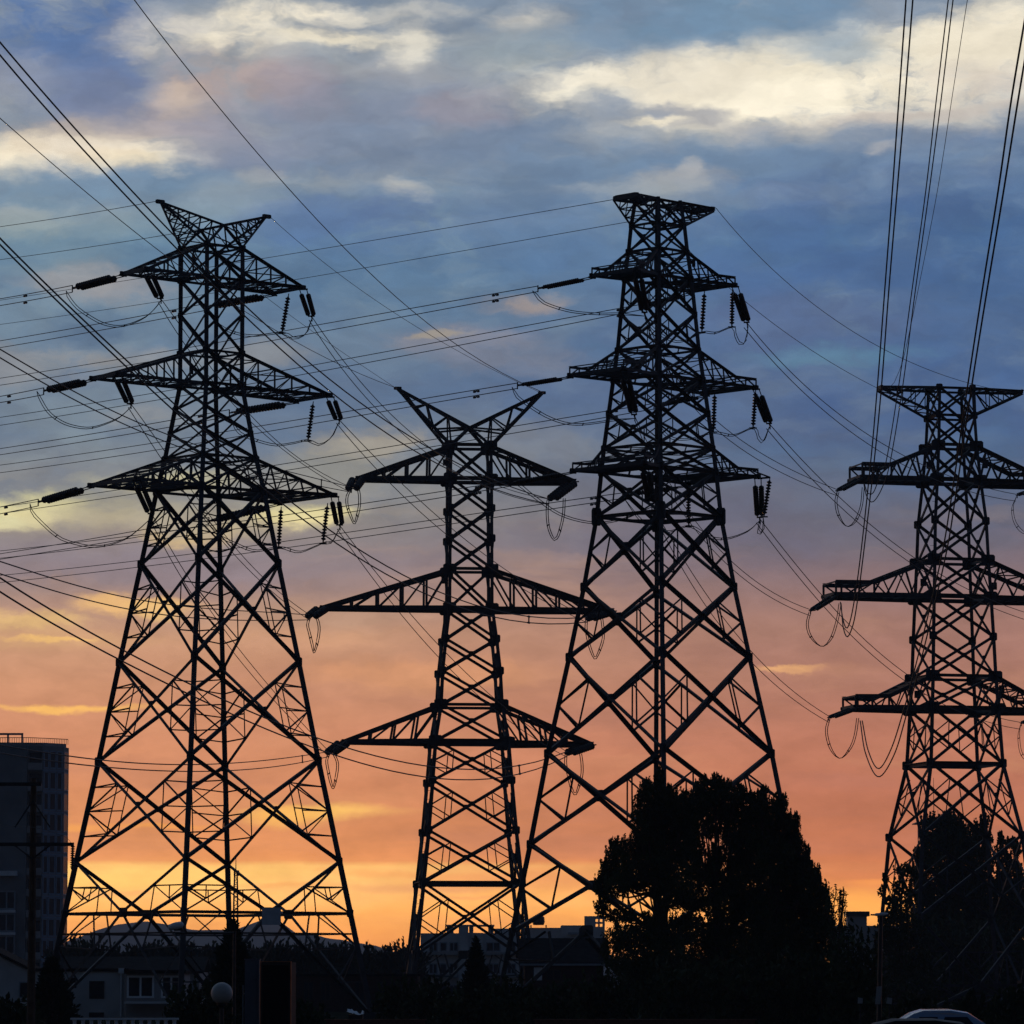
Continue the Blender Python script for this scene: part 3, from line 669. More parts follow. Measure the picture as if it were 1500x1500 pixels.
# ------------------------------------------------------------------ conductors
def px_curve(pts, D0, D1, n=28, deg=3, smooth=True):
    pts = np.array(pts, float); seg = np.r_[0, np.cumsum(np.hypot(*np.diff(pts, axis=0).T))]; t = seg / seg[-1]
    if len(pts) == 2: deg = 1
    deg = min(deg, len(pts) - 1); tt = np.linspace(0, 1, n)
    if smooth:
        wgt = np.ones(len(pts)); wgt[0] = wgt[-1] = 4
        cx = np.polyval(np.polyfit(t, pts[:, 0], deg, w=wgt), tt); cy = np.polyval(np.polyfit(t, pts[:, 1], deg, w=wgt), tt)
    else:
        # Catmull-Rom through the points
        cx, cy = [], []
        P = np.vstack([2 * pts[0] - pts[1], pts, 2 * pts[-1] - pts[-2]])
        for x in tt:
            i = min(int(np.searchsorted(t, x, 'right')) - 1, len(pts) - 2); f = (x - t[i]) / (t[i + 1] - t[i])
            p0, p1, p2, p3 = P[i], P[i + 1], P[i + 2], P[i + 3]
            c = .5 * (2 * p1 + (p2 - p0) * f + (2 * p0 - 5 * p1 + 4 * p2 - p3) * f * f + (3 * p1 - p0 - 3 * p2 + p3) * f ** 3)
            cx.append(c[0]); cy.append(c[1])
    out = []
    for i in range(n):
        iD = (1 - tt[i]) / D0 + tt[i] / D1; out.append(W(cx[i], cy[i], 1 / iD))
    return out
def cable(name, label, curves, r, cat='power line', group=None, spacers=(), dampers=None, deg=3, smooth=True, n=28):
    """curves: [(pts, D0, D1)]"""
    P = [px_curve(c, a, b, n, deg, smooth) for c, a, b in curves]
    root = thing(name, label, cat, P[0][0], group)
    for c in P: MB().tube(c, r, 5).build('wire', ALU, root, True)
    if len(P) > 1:
        for f in spacers:
            i = int(f * (n - 1)); m = MB(); m.tube([P[0][i], P[1][i]], r * 1.3, 5)
            for c in P: m.tube([c[max(0, i - 0)] + (c[i] - c[i - 1]) * -.04, c[i] + (c[i] - c[i - 1]) * .04], r * 1.9, 5)
            m.build('spacer', DARK, root)
    if dampers is not None:
        for c in P:
            cum = [0]
            for a_, b_ in zip(c[:-1], c[1:]): cum.append(cum[-1] + (b_ - a_).length)
            i = next(j for j, x in enumerate(cum) if x >= dampers * cum[-1]); i = max(i, 1)
            f = (dampers * cum[-1] - cum[i - 1]) / (cum[i] - cum[i - 1]); p = c[i - 1].lerp(c[i], f); d = (c[i] - c[i - 1]).normalized()
            m = MB(); dn_ = Vector((0, 0, -.1)); m.tube([p + dn_ - d * .35, p + dn_ + d * .35], .02, 5)
            for e in (-1, 1): m.tube([p + dn_ + d * e * .2, p + dn_ + d * e * .42], .075, 6)
            m.tube([p, p + dn_], .03, 5); m.build('vibration_damper', DARK, root)
    return root
GL = 'twin conductors between pylons'
def e2(k, dy=0): x, y = proj(END[k]); return (x, y + dy)
# A: from an unseen pylon beyond the left edge to the slim V-horned pylon, passing in front of the left one
A0 = 185
for k, lab, a, b in (
    ('2rt', "uppermost thick line pair from the left edge to the slim pylon's right top arm",
     [(-30, 26), (0, 62), (212, 299), (312, 402), (359, 449), (480, 554), (552, 606), (640, 660), (720, 706)], [(-30, 44), (0, 80), (197, 300), (300, 404), (359, 465), (461, 560), (534, 606), (624, 667), (720, 722)]),
    ('2rm', "second thick line pair from the left edge to the slim pylon's right middle arm",
     [(-30, 318), (0, 347), (53, 400), (194, 538), (300, 630), (388, 711), (440, 741), (530, 806), (606, 847), (680, 884), (760, 904)], [(-30, 328), (0, 358), (42, 400), (187, 537), (298, 642), (380, 718), (440, 752), (525, 815), (600, 858), (680, 893), (760, 914)]),
    ('2lt', "third line pair from the left edge to the slim pylon's left top arm",
     [(-30, 494), (0, 512), (90, 563), (180, 610), (254, 638), (300, 657), (360, 675), (418, 689)], [(-30, 506), (0, 524), (90, 575), (180, 622), (254, 650), (300, 668), (360, 687), (418, 701)]),
    ('2lm', "fourth line pair from the left edge to the slim pylon's left middle arm",
     [(-30, 813), (0, 823), (74, 846), (200, 878), (297, 891), (380, 896)], [(-30, 831), (0, 841), (100, 871), (206, 896), (300, 906), (380, 909)]),
    ('2rl', "fifth thick line pair from the left edge to the slim pylon's lowest right arm",
     [(-30, 826), (0, 847), (180, 952), (260, 993), (400, 1058), (516, 1097), (626, 1121), (746, 1126)], [(-30, 847), (0, 868), (174, 966), (260, 1008), (400, 1073), (504, 1111), (620, 1136), (746, 1139)]),
    ('2ll', 'lowest twin line sagging across the left building towards the slim pylon',
     [(-30, 1086), (0, 1092), (101, 1107), (187, 1117), (299, 1120), (373, 1115)], [(-30, 1097), (0, 1103), (101, 1118), (200, 1127), (317, 1130), (400, 1123)])):
    cable('twin_conductor', lab, [(a + [e2(k, -3)], A0, 333), (b + [e2(k, 4)], A0, 333)], .042 if k[1] == 'r' else .032, group=GL, spacers=(.93,), n=40, deg=4)
cable('earth_wire', "thin wire from the top left edge down to the slim pylon's right horn", [([(175, -30), (197, 0), (300, 132), (417, 270), (524, 382), (601, 454), (673, 507), (725, 541), (796, 575)], 190, 335)], .026, group='single earth wires', deg=4)
cable('earth_wire', 'thin single wire from the left edge to the left horn of the slim pylon', [([(-30, 147), (0, 171), (147, 300), (239, 372), (360, 455), (428, 499), (488, 530), (582, 569)], 190, 335)], .022, group='single earth wires', deg=4)
# B: from the left pylon back to the left edge
for k, y0, y1, dmp in (('1blt', 437, 447, .4), ('1blm', 580, 589, .6), ('1bll', 742, 752, .7), ('1brt', 499, 509, .13), ('1brm', 657, 666, .1), ('1brl', 811, 819, .1)):
    x, y = proj(END[k]); D = END[k].y; D1 = D + 60 * (x + 60) / 360 + 14
    s0 = (y0 - y) / x
    cur = []
    for dy, ye in ((-5, y0), (5, y1)):
        c0 = (x, y + dy); cur.append(([c0, (x * .5, (y + dy) * .5 + ye * .5 + 1.5), (0, ye), (-60, ye + (ye - y - dy) / x * 55)], D, D1))
    cable('twin_conductor', f'line pair to the left edge from the {armname(k[2:])} of {T1N}', cur, .027, group=GL, dampers=dmp * x / (x + 60) if k[2] == 'r' else .38, deg=2)
cable('earth_wire', 'thin single wire from the left horn of the leftmost pylon to the left edge', [([(233, 294), (120, 314), (0, 332), (-60, 340)], 251, 300)], .02, group='single earth wires', deg=2)
cable('earth_wire', 'thin single wire from the right horn of the leftmost pylon to the left edge', [([(396, 317), (239, 344), (120, 364), (0, 381), (-60, 388)], 257, 320)], .02, group='single earth wires', deg=2)
# C: from the flat-topped pylon to the left edge, behind the left one
for k, a, b, dmp in (('3blt', [(380, 491), (200, 522), (0, 554), (-60, 563)], [(380, 502), (200, 533), (0, 564), (-60, 573)], .05),
                ('3brt', [(780, 475), (380, 549), (200, 580), (0, 611), (-60, 620)], [(780, 485), (380, 560), (200, 591), (0, 623), (-60, 632)], .02),
                ('3blm', [(380, 624), (200, 653), (0, 681), (-60, 689)], [(380, 634), (200, 664), (0, 692), (-60, 700)], .05),
                ('3brm', [(780, 620), (660, 640), (400, 681), (194, 715), (0, 743), (-60, 751)], [(780, 630), (660, 650), (410, 690), (194, 724), (0, 753), (-60, 761)], .04),
                ('3bll', [(653, 719), (440, 751), (200, 784), (0, 807), (-60, 813)], [(653, 728), (440, 761), (200, 794), (0, 818), (-60, 824)], .04),
                ('3brl', [(780, 740), (420, 793), (200, 821), (0, 843), (-60, 848)], [(780, 750), (420, 802), (200, 831), (0, 854), (-60, 859)], .03)):
    D = END[k].y
    cable('twin_conductor', f'line pair running left from the {armname(k[2:])} of {T3N}', [([e2(k, -4)] + a, D, 380), ([e2(k, 4)] + b, D, 380)], .027, group=GL, dampers=dmp, n=36)
cable('earth_wire', 'upper thin wire running left from the top of the tall flat-topped pylon', [([(900, 292), (780, 313), (380, 379), (180, 412), (0, 440), (-60, 449)], 249, 370)], .02, group='single earth wires')
cable('earth_wire', 'lower thin wire running left from the top of the tall flat-topped pylon', [([(1012, 309), (917, 325), (780, 350), (433, 409), (260, 438), (0, 475), (-60, 483)], 254, 380)], .02, group='single earth wires')
# D: left pylon to the slim pylon
for k, k2, a, b in (('1flt', '2lt', [(267, 480), (300, 527), (368, 609)], [(260, 487), (300, 545), (368, 618)]),
                    ('1flm', '2lm', [(246, 666), (290, 733), (340, 797), (393, 852)], [(238, 674), (284, 741), (337, 804), (390, 860)]),
                    ('1fll', '2ll', [(247, 793), (290, 868), (343, 946), (400, 1008)], [(240, 797), (283, 873), (337, 953), (395, 1016)]),
                    ('1frt', '2rt', [(498, 529), (546, 572), (600, 634), (656, 674), (730, 712)], [(494, 535), (540, 584), (596, 640), (656, 684), (730, 722)]),
                    ('1frm', '2rm', [(560, 680), (598, 718), (654, 768), (712, 812), (780, 862)], [(546, 681), (582, 720), (653, 782), (712, 824), (780, 874)]),
                    ('1frl', '2rl', [(560, 849), (598, 897), (678, 980), (740, 1037)], [(552, 855), (584, 896), (656, 976), (740, 1052)])):
    cable('twin_conductor', f'line pair from the {armname(k[2:])} of {T1N} down to the slim one', [([e2(k, -2)] + a + [e2(k2, -3)], END[k].y, END[k2].y), ([(e2(k)[0] - 4, e2(k)[1] + 3)] + b + [e2(k2, 5)], END[k].y, END[k2].y)], .026, group=GL, deg=3)
cable('earth_wire', "faint single wire from the leftmost pylon's right horn to the slim one", [([(396, 318), (487, 395), (580, 459), (673, 515), (727, 545), (796, 577)], 257, 335)], .016, group='single earth wires')
cable('earth_wire', 'faint single wire crossing the leftmost pylon to the left horn of the slim one', [([(233, 296), (390, 436), (454, 482), (530, 536), (582, 570)], 253, 335)], .016, group='single earth wires')
# F: flat-topped pylon to the right-edge pylon
for k, k2, a, b in (('3flt', '4lt', [(1049, 616), (1100, 655), (1144, 680)], [(1049, 629), (1100, 667), (1144, 692)]),
                    ('3flm', '4lm', [(1000, 738), (1073, 822), (1130, 868)], [(1000, 752), (1075, 833), (1130, 878)]),
                    ('3fll', '4ll', [(1009, 833), (1060, 904), (1107, 961), (1160, 1012)], [(1002, 840), (1060, 920), (1107, 976), (1160, 1025)])):
    cable('twin_conductor', f"line pair ending at {T4N}, from the other tall pylon's {armname(k[2:])}", [([e2(k, -2)] + a + [e2(k2, -3)], END[k].y, END[k2].y), ([e2(k, 4)] + b + [e2(k2, 6)], END[k].y, END[k2].y)], .026, group=GL)
for k, a, b in (('3frt', [(1140, 527), (1210, 590), (1274, 639), (1330, 671), (1438, 712), (1488, 724)], [(1134, 531), (1194, 590), (1274, 652), (1330, 685), (1438, 724), (1488, 734)]),
                ('3frm', [(1161, 660), (1180, 680), (1240, 737), (1346, 821), (1457, 882), (1530, 905)], [(1150, 662), (1168, 680), (1236, 746), (1342, 829), (1457, 893), (1530, 916)]),
                ('3frl', [(1160, 820), (1208, 876), (1318, 980), (1400, 1030), (1464, 1052), (1494, 1058)], [(1152, 824), (1200, 881), (1304, 980), (1400, 1041), (1464, 1064), (1494, 1068)])):
    cable('twin_conductor', f"line pair passing behind {T4N}, from the other tall pylon's {armname(k[2:])}", [([e2(k, -2)] + a, END[k].y, 336), ([(e2(k)[0] - 5, e2(k)[1] + 4)] + b, END[k].y, 336)], .026, group=GL)
cable('earth_wire', 'thin wire from the top of the tall flat-topped pylon passing above the right-edge one', [([(1049, 305), (1142, 402), (1233, 477), (1287, 508), (1415, 559), (1447, 568), (1505, 578)], 253, 334)], .02, group='single earth wires')
cable('earth_wire', 'thin single wire ending at the left tip of the right-edge pylon top', [([(935, 288), (1010, 368), (1084, 435), (1169, 500), (1282, 567), (1290, 571)], 248, 329)], .02, group='single earth wires')
# G: lines from behind the camera to the right-edge pylon
GG = 'lines crossing the top right of the sky'
cable('twin_conductor', "left steep line pair from the top edge looping under the right-edge pylon's middle arm",
      [([(1330, -40), (1327, 0), (1317, 140), (1307, 280), (1296, 424), (1285, 568), (1275, 680), (1260, 818), (1249, 893), (1241, 920), (1235, 908), (1231, 882)], 215, 327),
       ([(1340, -40), (1337, 0), (1326, 140), (1314, 280), (1302, 424), (1291, 568), (1280, 680), (1264, 818), (1254, 893), (1248, 920), (1241, 933), (1235, 918), (1232, 884)], 215, 327)], .046, group=GG, smooth=False, n=200)
cable('twin_conductor', "middle steep line pair from the top edge looping under the right-edge pylon's top arm",
      [([(1395, -40), (1389, 0), (1372, 142), (1356, 280), (1336, 424), (1316, 568), (1298, 676), (1288, 700), (1279, 722), (1271, 722), (1266, 708)], 235, 327),
       ([(1402, -40), (1396, 0), (1379, 142), (1361, 280), (1341, 424), (1322, 568), (1304, 676), (1292, 715), (1279, 735), (1270, 728), (1265, 708)], 235, 327)], .038, group=GG, smooth=False, n=200)
cable('twin_conductor', 'right steep twin line from the top right corner crossing in front of the right-edge pylon',
      [([(1512, -40), (1506, 0), (1482, 142), (1462, 280), (1439, 424), (1417, 568), (1393, 733), (1376, 830), (1340, 980), (1322, 1046), (1305, 1098), (1287, 1126), (1272, 1100), (1263, 1056)], 175, 326),
       ([(1522, -40), (1516, 0), (1492, 142), (1470, 280), (1446, 424), (1423, 568), (1400, 725), (1384, 820), (1346, 980), (1328, 1046), (1310, 1105), (1287, 1138), (1268, 1104), (1260, 1056)], 175, 326)], .046, group=GG, smooth=False, n=200)
cable('earth_wire', 'thin single wire from the top edge curving down to the top of the right-edge pylon', [([(1424, -40), (1417, 0), (1395, 140), (1373, 280), (1344, 429), (1327, 510), (1320, 536), (1308, 564), (1300, 571)], 230, 328)], .02, group='single earth wires', smooth=False, n=40)

# jumpers
GJ = 'jumper loops'
def jump(lab, a, D0, D1, b=None, r=.024, n=22):
    off = [(x + (2.5 if i not in (0, len(a) - 1) else 0), y - (2.5 if i not in (0, len(a) - 1) else 0)) for i, (x, y) in enumerate(a)] if b is None else b
    cable('jumper_cable', lab, [(a, D0, D1), (off, D0, D1)], r, 'jumper cable', GJ, spacers=(.3, .62), smooth=False, n=n)
def two(k): return END[k].y
jump(f'loose twin jumper loop under the left top arm of {T1N}', [(97, 426), (98, 434), (108, 448), (121, 459), (149, 475), (177, 479), (208, 468), (225, 454), (235, 441)], two('1blt'), two('1flt'))
jump(f'loose twin jumper loop under the left middle arm of {T1N}', [(54, 573), (57, 584), (69, 604), (85, 617), (104, 625), (132, 628), (166, 617), (182, 606), (192, 595)], two('1blm'), two('1flm'))
jump(f'loose twin jumper loop under the lowest left arm of {T1N}', [(44, 738), (46, 752), (62, 769), (80, 785), (100, 795), (140, 802), (180, 792), (205, 774), (223, 757)], two('1bll'), two('1fll'))
jump(f'twin jumper strung under the right top arm of {T1N}', [(306, 455), (318, 476), (340, 488), (370, 493), (413, 489), (430, 497), (447, 490), (456, 468)], two('1brt'), two('1frt'))
jump(f'twin jumper strung under the right middle arm of {T1N}', [(338, 612), (345, 630), (360, 641), (400, 653), (430, 650), (450, 646), (466, 653), (484, 642), (496, 619)], two('1brm'), two('1frm'))
jump(f'twin jumper strung under the lowest right arm of {T1N}', [(308, 770), (320, 786), (340, 796), (372, 808), (408, 803), (436, 810), (460, 802), (474, 796), (484, 797), (497, 774)], two('1brl'), two('1frl'), n=28)
jump(f'long twin jumper curving under the left top arm of {T3N}', [(780, 426), (785, 434), (796, 445), (833, 457), (873, 461), (905, 461), (944, 463)], two('3blt'), two('3flt'))
jump(f'long twin jumper curving under the left middle arm of {T3N}', [(750, 567), (754, 578), (763, 588), (803, 613), (843, 623), (897, 617), (930, 613)], two('3blm'), two('3flm'))
jump(f'long twin jumper curving under the lowest left arm of {T3N}', [(748, 708), (760, 712), (780, 728), (820, 755), (867, 767), (910, 762), (954, 743)], two('3bll'), two('3fll'))
jump(f'twin jumper strung under the right top arm of {T3N}', [(940, 452), (955, 482), (983, 500), (1003, 500), (1028, 488), (1047, 489), (1072, 480), (1076, 492), (1082, 504), (1090, 503), (1096, 478)], two('3brt'), two('3frt'), n=34)
jump(f'twin jumper strung under the right middle arm of {T3N}', [(958, 600), (966, 628), (983, 643), (1012, 644), (1044, 635), (1073, 639), (1103, 628), (1110, 643), (1117, 648), (1127, 625)], two('3brm'), two('3frm'), n=34)
jump(f'twin jumper strung under the lowest right arm of {T3N}', [(914, 730), (940, 765), (975, 780), (1009, 772), (1039, 788), (1065, 790), (1095, 779), (1112, 764), (1109, 778), (1112, 784), (1117, 776), (1118, 758)], two('3brl'), 251.5, n=36)
for k, lab, a in (('2lt', 'left top', [(512, 717), (507, 727), (507, 740), (512, 755), (519, 768), (525, 755), (528, 740), (528, 725), (526, 716)]),
                  ('2lm', 'left middle', [(452, 905), (449, 915), (452, 928), (456, 945), (460, 957), (466, 942), (469, 924), (468, 912), (465, 904)]),
                  ('2ll', 'lowest left', [(480, 1105), (477, 1114), (479, 1128), (483, 1146), (488, 1156), (493, 1143), (496, 1124), (495, 1114), (491, 1106)]),
                  ('2rt', 'right top', [(801, 734), (800, 752), (802, 772), (807, 786), (812, 792), (818, 787), (823, 772), (827, 752), (828, 730)]),
                  ('2rm', 'right middle', [(858, 906), (857, 920), (860, 938), (865, 955), (872, 966), (880, 952), (885, 936), (885, 922), (883, 906)]),
                  ('2rl', 'lowest right', [(828, 1104), (827, 1118), (831, 1136), (836, 1156), (843, 1165), (850, 1150), (854, 1134), (854, 1118), (852, 1104)])):
    b_ = [(x + (3 if x < a[4][0] else -3) * (0 if i in (4,) else 1), y - (3 if i == 4 else 0)) for i, (x, y) in enumerate(a)]
    jump(f'narrow U-shaped jumper at the tip of the {lab} arm of {T2N}', a, two(k), two(k) + 1.5, b_, r=.036)
for k, lab, a in (('4lt', 'left top', [(1226, 721), (1223, 735), (1227, 755), (1240, 771), (1254, 764), (1263, 742), (1266, 714)]),
                  ('4lm', 'left middle', [(1185, 897), (1181, 915), (1187, 934), (1204, 947), (1219, 935), (1228, 908), (1232, 884)]),
                  ('4ll', 'lowest left', [(1213, 1053), (1209, 1072), (1216, 1098), (1231, 1111), (1247, 1096), (1254, 1078), (1258, 1052)])):
    b_ = [(x + (3 if x < a[3][0] else -3) * (0 if i == 3 else 1), y) for i, (x, y) in enumerate(a)]
    jump(f'wide hanging jumper loop under the {lab} arm of {T4N}', a, two(k), two(k) + 3, b_, r=.032)
jump(f'jumper loop at the photo edge beneath the right top arm of {T4N}', [(1489, 727), (1482, 745), (1485, 765), (1496, 780), (1515, 785)], 335, 336)
jump(f'jumper loop at the photo edge beneath the right lowest arm of {T4N}', [(1495, 1061), (1491, 1080), (1495, 1105), (1508, 1118), (1520, 1120)], 335, 336)

# ------------------------------------------------------------------ buildings
def window(parent, A, B, s0, s1, z0, z1, fw=.09, mull=1, pane_m=None, fm=None, d=0.05):
    m = MB()
    m.seg(A, B, s0, s1, z0, z0 + fw, 0, d); m.seg(A, B, s0, s1, z1 - fw, z1, 0, d)
    for i in range(mull + 2):
        c = s0 + (s1 - s0 - fw) * i / (mull + 1); m.seg(A, B, c, c + fw, z0 + fw, z1 - fw, 0, d)
    w = m.build('window', fm or FRAME, parent)
    g = MB(); g.seg(A, B, s0 + fw * .5, s1 - fw * .5, z0 + fw * .5, z1 - fw * .5, .003, d * .45); g.build('pane', pane_m or GLASS, w)
    return w

# tall apartment tower at the left edge
D = 620
a0 = (X(-70, D), D); a1 = (X(36, D), D); a2 = (X(36, D), D + 1.6); a3 = (X(58, D), D + 1.6); a4 = (X(58, D), D + .6); a5 = (X(90, D + 4), D + 4); a6 = (X(97.5, D + 7), D + 7)
a7 = (X(95, D + 30), D + 30); a8 = (X(-70, D), D + 30)
zt = Z(1092, D)
bt = thing('apartment_tower', 'tall dark apartment tower with a glazed corner at the left edge', 'building', (X(40, D), D + 8, 0))
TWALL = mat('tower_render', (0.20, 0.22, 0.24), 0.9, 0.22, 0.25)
TFRAME = mat('blue_grey_mullion', (0.15, 0.26, 0.38), 0.5, 0.1, 2.0)
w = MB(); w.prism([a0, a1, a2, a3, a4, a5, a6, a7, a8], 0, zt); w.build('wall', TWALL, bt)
r_ = MB(); r_.prism([(X(-70, D), D + .4), (X(60, D), D + 2), (X(92, D + 4), D + 5.4), (X(90, D + 28), D + 28), (X(-70, D), D + 28)], zt, zt + .5); r_.build('roof', GREYW, bt)
fl = 2.93
for i in range(12):
    zb = zt - 3.4 - fl * i
    if zb < 1: break
    L = math.dist(a4, a5)
    for s0, s1 in ((.25, L * .3), (L * .33, L * .64), (L * .67, L - .3)):
        window(bt, a4, a5, s0, s1, zb + .25, zb + fl - .15, .18, 0, fm=TFRAME)
    window(bt, a5, a6, .2, math.dist(a5, a6) - .2, zb + .25, zb + fl - .15, .16, 0, fm=TFRAME)
    s = MB(); s.seg(a4, a5, 0, L, zb - .15, zb + .12, 0, .14); s.build('floor_band', TFRAME, bt)
    # recessed balcony with a dark opening
    s = MB(); s.seg(a2, a3, .05, math.dist(a2, a3) - .05, zb, zb + 1.0, .9, 1.5); s.build('balcony', GREYW, bt)
    g_ = MB(); g_.seg(a2, a3, .2, math.dist(a2, a3) - .2, zb + .2, zb + 2.5, .01, .08); g_.build('balcony_door', GLASS, bt)
# white oriel column low on the blank wall
for i in range(3):
    zb = Z(1400, D) + i * 3.1
    s = MB(); s.seg(a0, a1, X(-4, D) - a0[0], X(22, D) - a0[0], zb - .25, zb + .15, 0, .9); s.build('oriel_sill', WHITE, bt)
    window(bt, (X(-4, D), D - .5), (X(22, D), D - .5), 0, X(22, D) - X(-4, D), zb + .2, zb + 2.8, .2, 1)
s = MB(); s.seg(a0, a1, X(-4, D) - a0[0], X(24, D) - a0[0], Z(1283, D), Z(1276, D), 0, 1.2); s.build('oriel_canopy', WHITE, bt)
# roof railing and pergola
s = MB(); rl = [(X(-60, D), D + 1), (X(40, D), D + 1), (X(70, D), D + 3.4), (X(90, D), D + 5.6)]
for p_, q_ in zip(rl[:-1], rl[1:]):
    n = max(2, int(math.dist(p_, q_) / .32))
    for j in range(n + 1):
        x = p_[0] + (q_[0] - p_[0]) * j / n; y = p_[1] + (q_[1] - p_[1]) * j / n; s.box(x - .03, x + .03, y - .03, y + .03, zt + .4, zt + 1.15)
    s.tube([(*p_, zt + 1.15), (*q_, zt + 1.15)], .05, 5)
s.build('railing', DARK, bt)
s = MB()
for px in (-40, 5, 26): s.box(X(px, D) - .13, X(px, D) + .13, D + 2, D + 2.26, zt, Z(1075, D))
s.box(X(-60, D), X(27.5, D), D + 2, D + 2.3, Z(1075.5, D), Z(1072.5, D)); s.build('pergola', FRAME, bt)

# gable house and white house low at the left
def gable(parent, x0, x1, y0, y1, ze, zr, ov=.35, along='x'):
    m = MB(); t = .18
    if along == 'x':
        ym = (y0 + y1) / 2
        for (ya, yb) in ((y0 - ov, ym), (y1 + ov, ym)):
            m.add([(x0 - ov, ya, ze - .1), (x1 + ov, ya, ze - .1), (x1 + ov, yb, zr), (x0 - ov, yb, zr), (x0 - ov, ya, ze - .1 + t), (x1 + ov, ya, ze - .1 + t), (x1 + ov, yb, zr + t), (x0 - ov, yb, zr + t)],
                  [(0, 3, 2, 1), (4, 5, 6, 7), (0, 1, 5, 4), (1, 2, 6, 5), (2, 3, 7, 6), (3, 0, 4, 7)])
    else:
        xm = (x0 + x1) / 2
        for (xa, xb) in ((x0 - ov, xm), (x1 + ov, xm)):
            m.add([(xa, y0 - ov, ze - .1), (xb, y0 - ov, zr), (xb, y1 + ov, zr), (xa, y1 + ov, ze - .1), (xa, y0 - ov, ze - .1 + t), (xb, y0 - ov, zr + t), (xb, y1 + ov, zr + t), (xa, y1 + ov, ze - .1 + t)],
                  [(0, 3, 2, 1), (4, 5, 6, 7), (0, 1, 5, 4), (1, 2, 6, 5), (2, 3, 7, 6), (3, 0, 4, 7)])
    return m.build('roof', ROOF, parent)
D = 300
gh = thing('gabled_house', 'pale gabled house with a dark sloping roof at the bottom left corner', 'house', (X(-20, D), D + 3, 0))
x0, x1 = X(-92, D), X(46, D); ze, zr = Z(1424, D), Z(1388, D)
m = MB(); m.box(x0, x1, D, D + 7, 0, ze); xm = (x0 + x1) / 2
m.add([(x0, D, ze), (x1, D, ze), (xm, D, zr - .1), (x0, D + 7, ze), (x1, D + 7, ze), (xm, D + 7, zr - .1)], [(0, 1, 2), (5, 4, 3)]); m.build('wall', RENDER, gh)
gable(gh, x0, x1, D, D + 7, ze, zr, along='y')
window(gh, (x0, D), (x1, D), X(28, D) - x0, X(51, D) - x0 - .3, Z(1462, D), Z(1438, D), .08, 0)
D = 275
wh = thing('white_house', 'low white house with small dark windows behind the conifer at lower left', 'house', (X(140, D), D + 3, 0))
x0, x1 = X(48, D), X(184, D)
m = MB(); m.box(x0, x1, D, D + 6, 0, Z(1423, D)); m.build('wall', RENDER, wh)
m = MB(); m.box(x0 - .2, x1 + .2, D - .2, D + 6.2, Z(1423, D), Z(1423, D) + .18); m.build('roof', ROOF, wh)
for a_, b_, c_, d_ in ((131, 153, 1463, 1437), (100, 112, 1447, 1432), (131, 153, 1492, 1483), (66, 80, 1460, 1438)):
    window(wh, (x0, D), (x1, D), X(a_, D) - x0, X(b_, D) - x0, Z(c_, D), Z(d_, D), .06, 0, fm=DARK)
m = MB(); m.tube([(X(178, D), D - .1, 0), (X(178, D), D - .1, Z(1420, D))], .07, 6); m.box(X(174, D), X(182, D), D - .28, D + .1, Z(1426, D), Z(1418, D)); m.build('downpipe', WHITE, wh)
D = 270
lh = thing('glazed_house', 'low house with white-framed windows and a canopy beside the white house', 'house', (X(222, D), D + 3, 0))
x0, x1 = X(185, D), X(268, D)
m = MB(); m.box(x0, x1, D, D + 6, 0, Z(1426, D)); m.build('wall', GREYW, lh)
m = MB(); m.box(x0 - .1, x1 + .2, D - .5, D + 6.2, Z(1426, D), Z(1421, D)); m.build('roof', ROOF, lh)
window(lh, (x0, D), (x1, D), X(186, D) - x0, X(226, D) - x0, Z(1462, D), Z(1429, D), .12, 1, fm=WHITE)
window(lh, (x0, D), (x1, D), X(236, D) - x0, X(266, D) - x0, Z(1462, D), Z(1429, D), .12, 1, fm=WHITE)
m = MB(); m.box(x0, x1 - .3, D - 1.6, D - .2, Z(1470, D), Z(1467, D)); m.build('canopy', WHITE, lh)
# dark-roofed hall behind them
D = 345
hl = thing('long_hall', 'long dark-roofed hall behind the white house and in front of the far trees', 'building', (X(190, D), D + 5, 0))
x0, x1 = X(88, D), X(292, D)
m = MB(); m.box(x0, x1, D, D + 10, 0, Z(1424, D)); m.build('wall', GREYW, hl); gable(hl, x0, x1, D, D + 10, Z(1424, D), Z(1404, D))
# balustrade at the bottom
D = 150
bl = thing('balustrade', 'low pale balustrade along the bottom edge below the white house', 'fence', (X(182, D), D, 0))
m = MB(); x0, x1 = X(104, D), X(262, D)
m.box(x0, x1, D - .1, D + .1, Z(1494, D), Z(1491, D)); m.build('rail', WHITE, bl)
m = MB(); m.box(x0, x1, D - .12, D + .12, 0, Z(1499, D) - .35); m.build('base', WHITE, bl)
n = 13
for i in range(n):
    x = x0 + (x1 - x0) * (i + .5) / n; m = MB(); m.lathe((x, D, Z(1499, D) - .35), (x, D, Z(1494, D)), [(0, .08), (.1, .06), (.3, .11), (.5, .1), (.8, .05), (1, .08)], 8); m.build('baluster', WHITE, bl, True)

# red-brick low house, centre left
D = 330
bh = thing('brick_house', 'long dark brick house low between the two left pylons', 'house', (X(515, D), D + 4, 0))
x0, x1 = X(432, D), X(612, D)
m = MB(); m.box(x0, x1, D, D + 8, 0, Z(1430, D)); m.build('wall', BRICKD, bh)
m = MB(); m.box(x0 - .2, x1 + .2, D - .3, D + 8.2, Z(1430, D), Z(1426.5, D)); m.build('roof', ROOF, bh)
for a_ in (445, 470, 520, 553, 575): window(bh, (x0, D), (x1, D), X(a_, D) - x0, X(a_ + 14, D) - x0, Z(1465, D), Z(1438, D), .07, 1, fm=DARK)
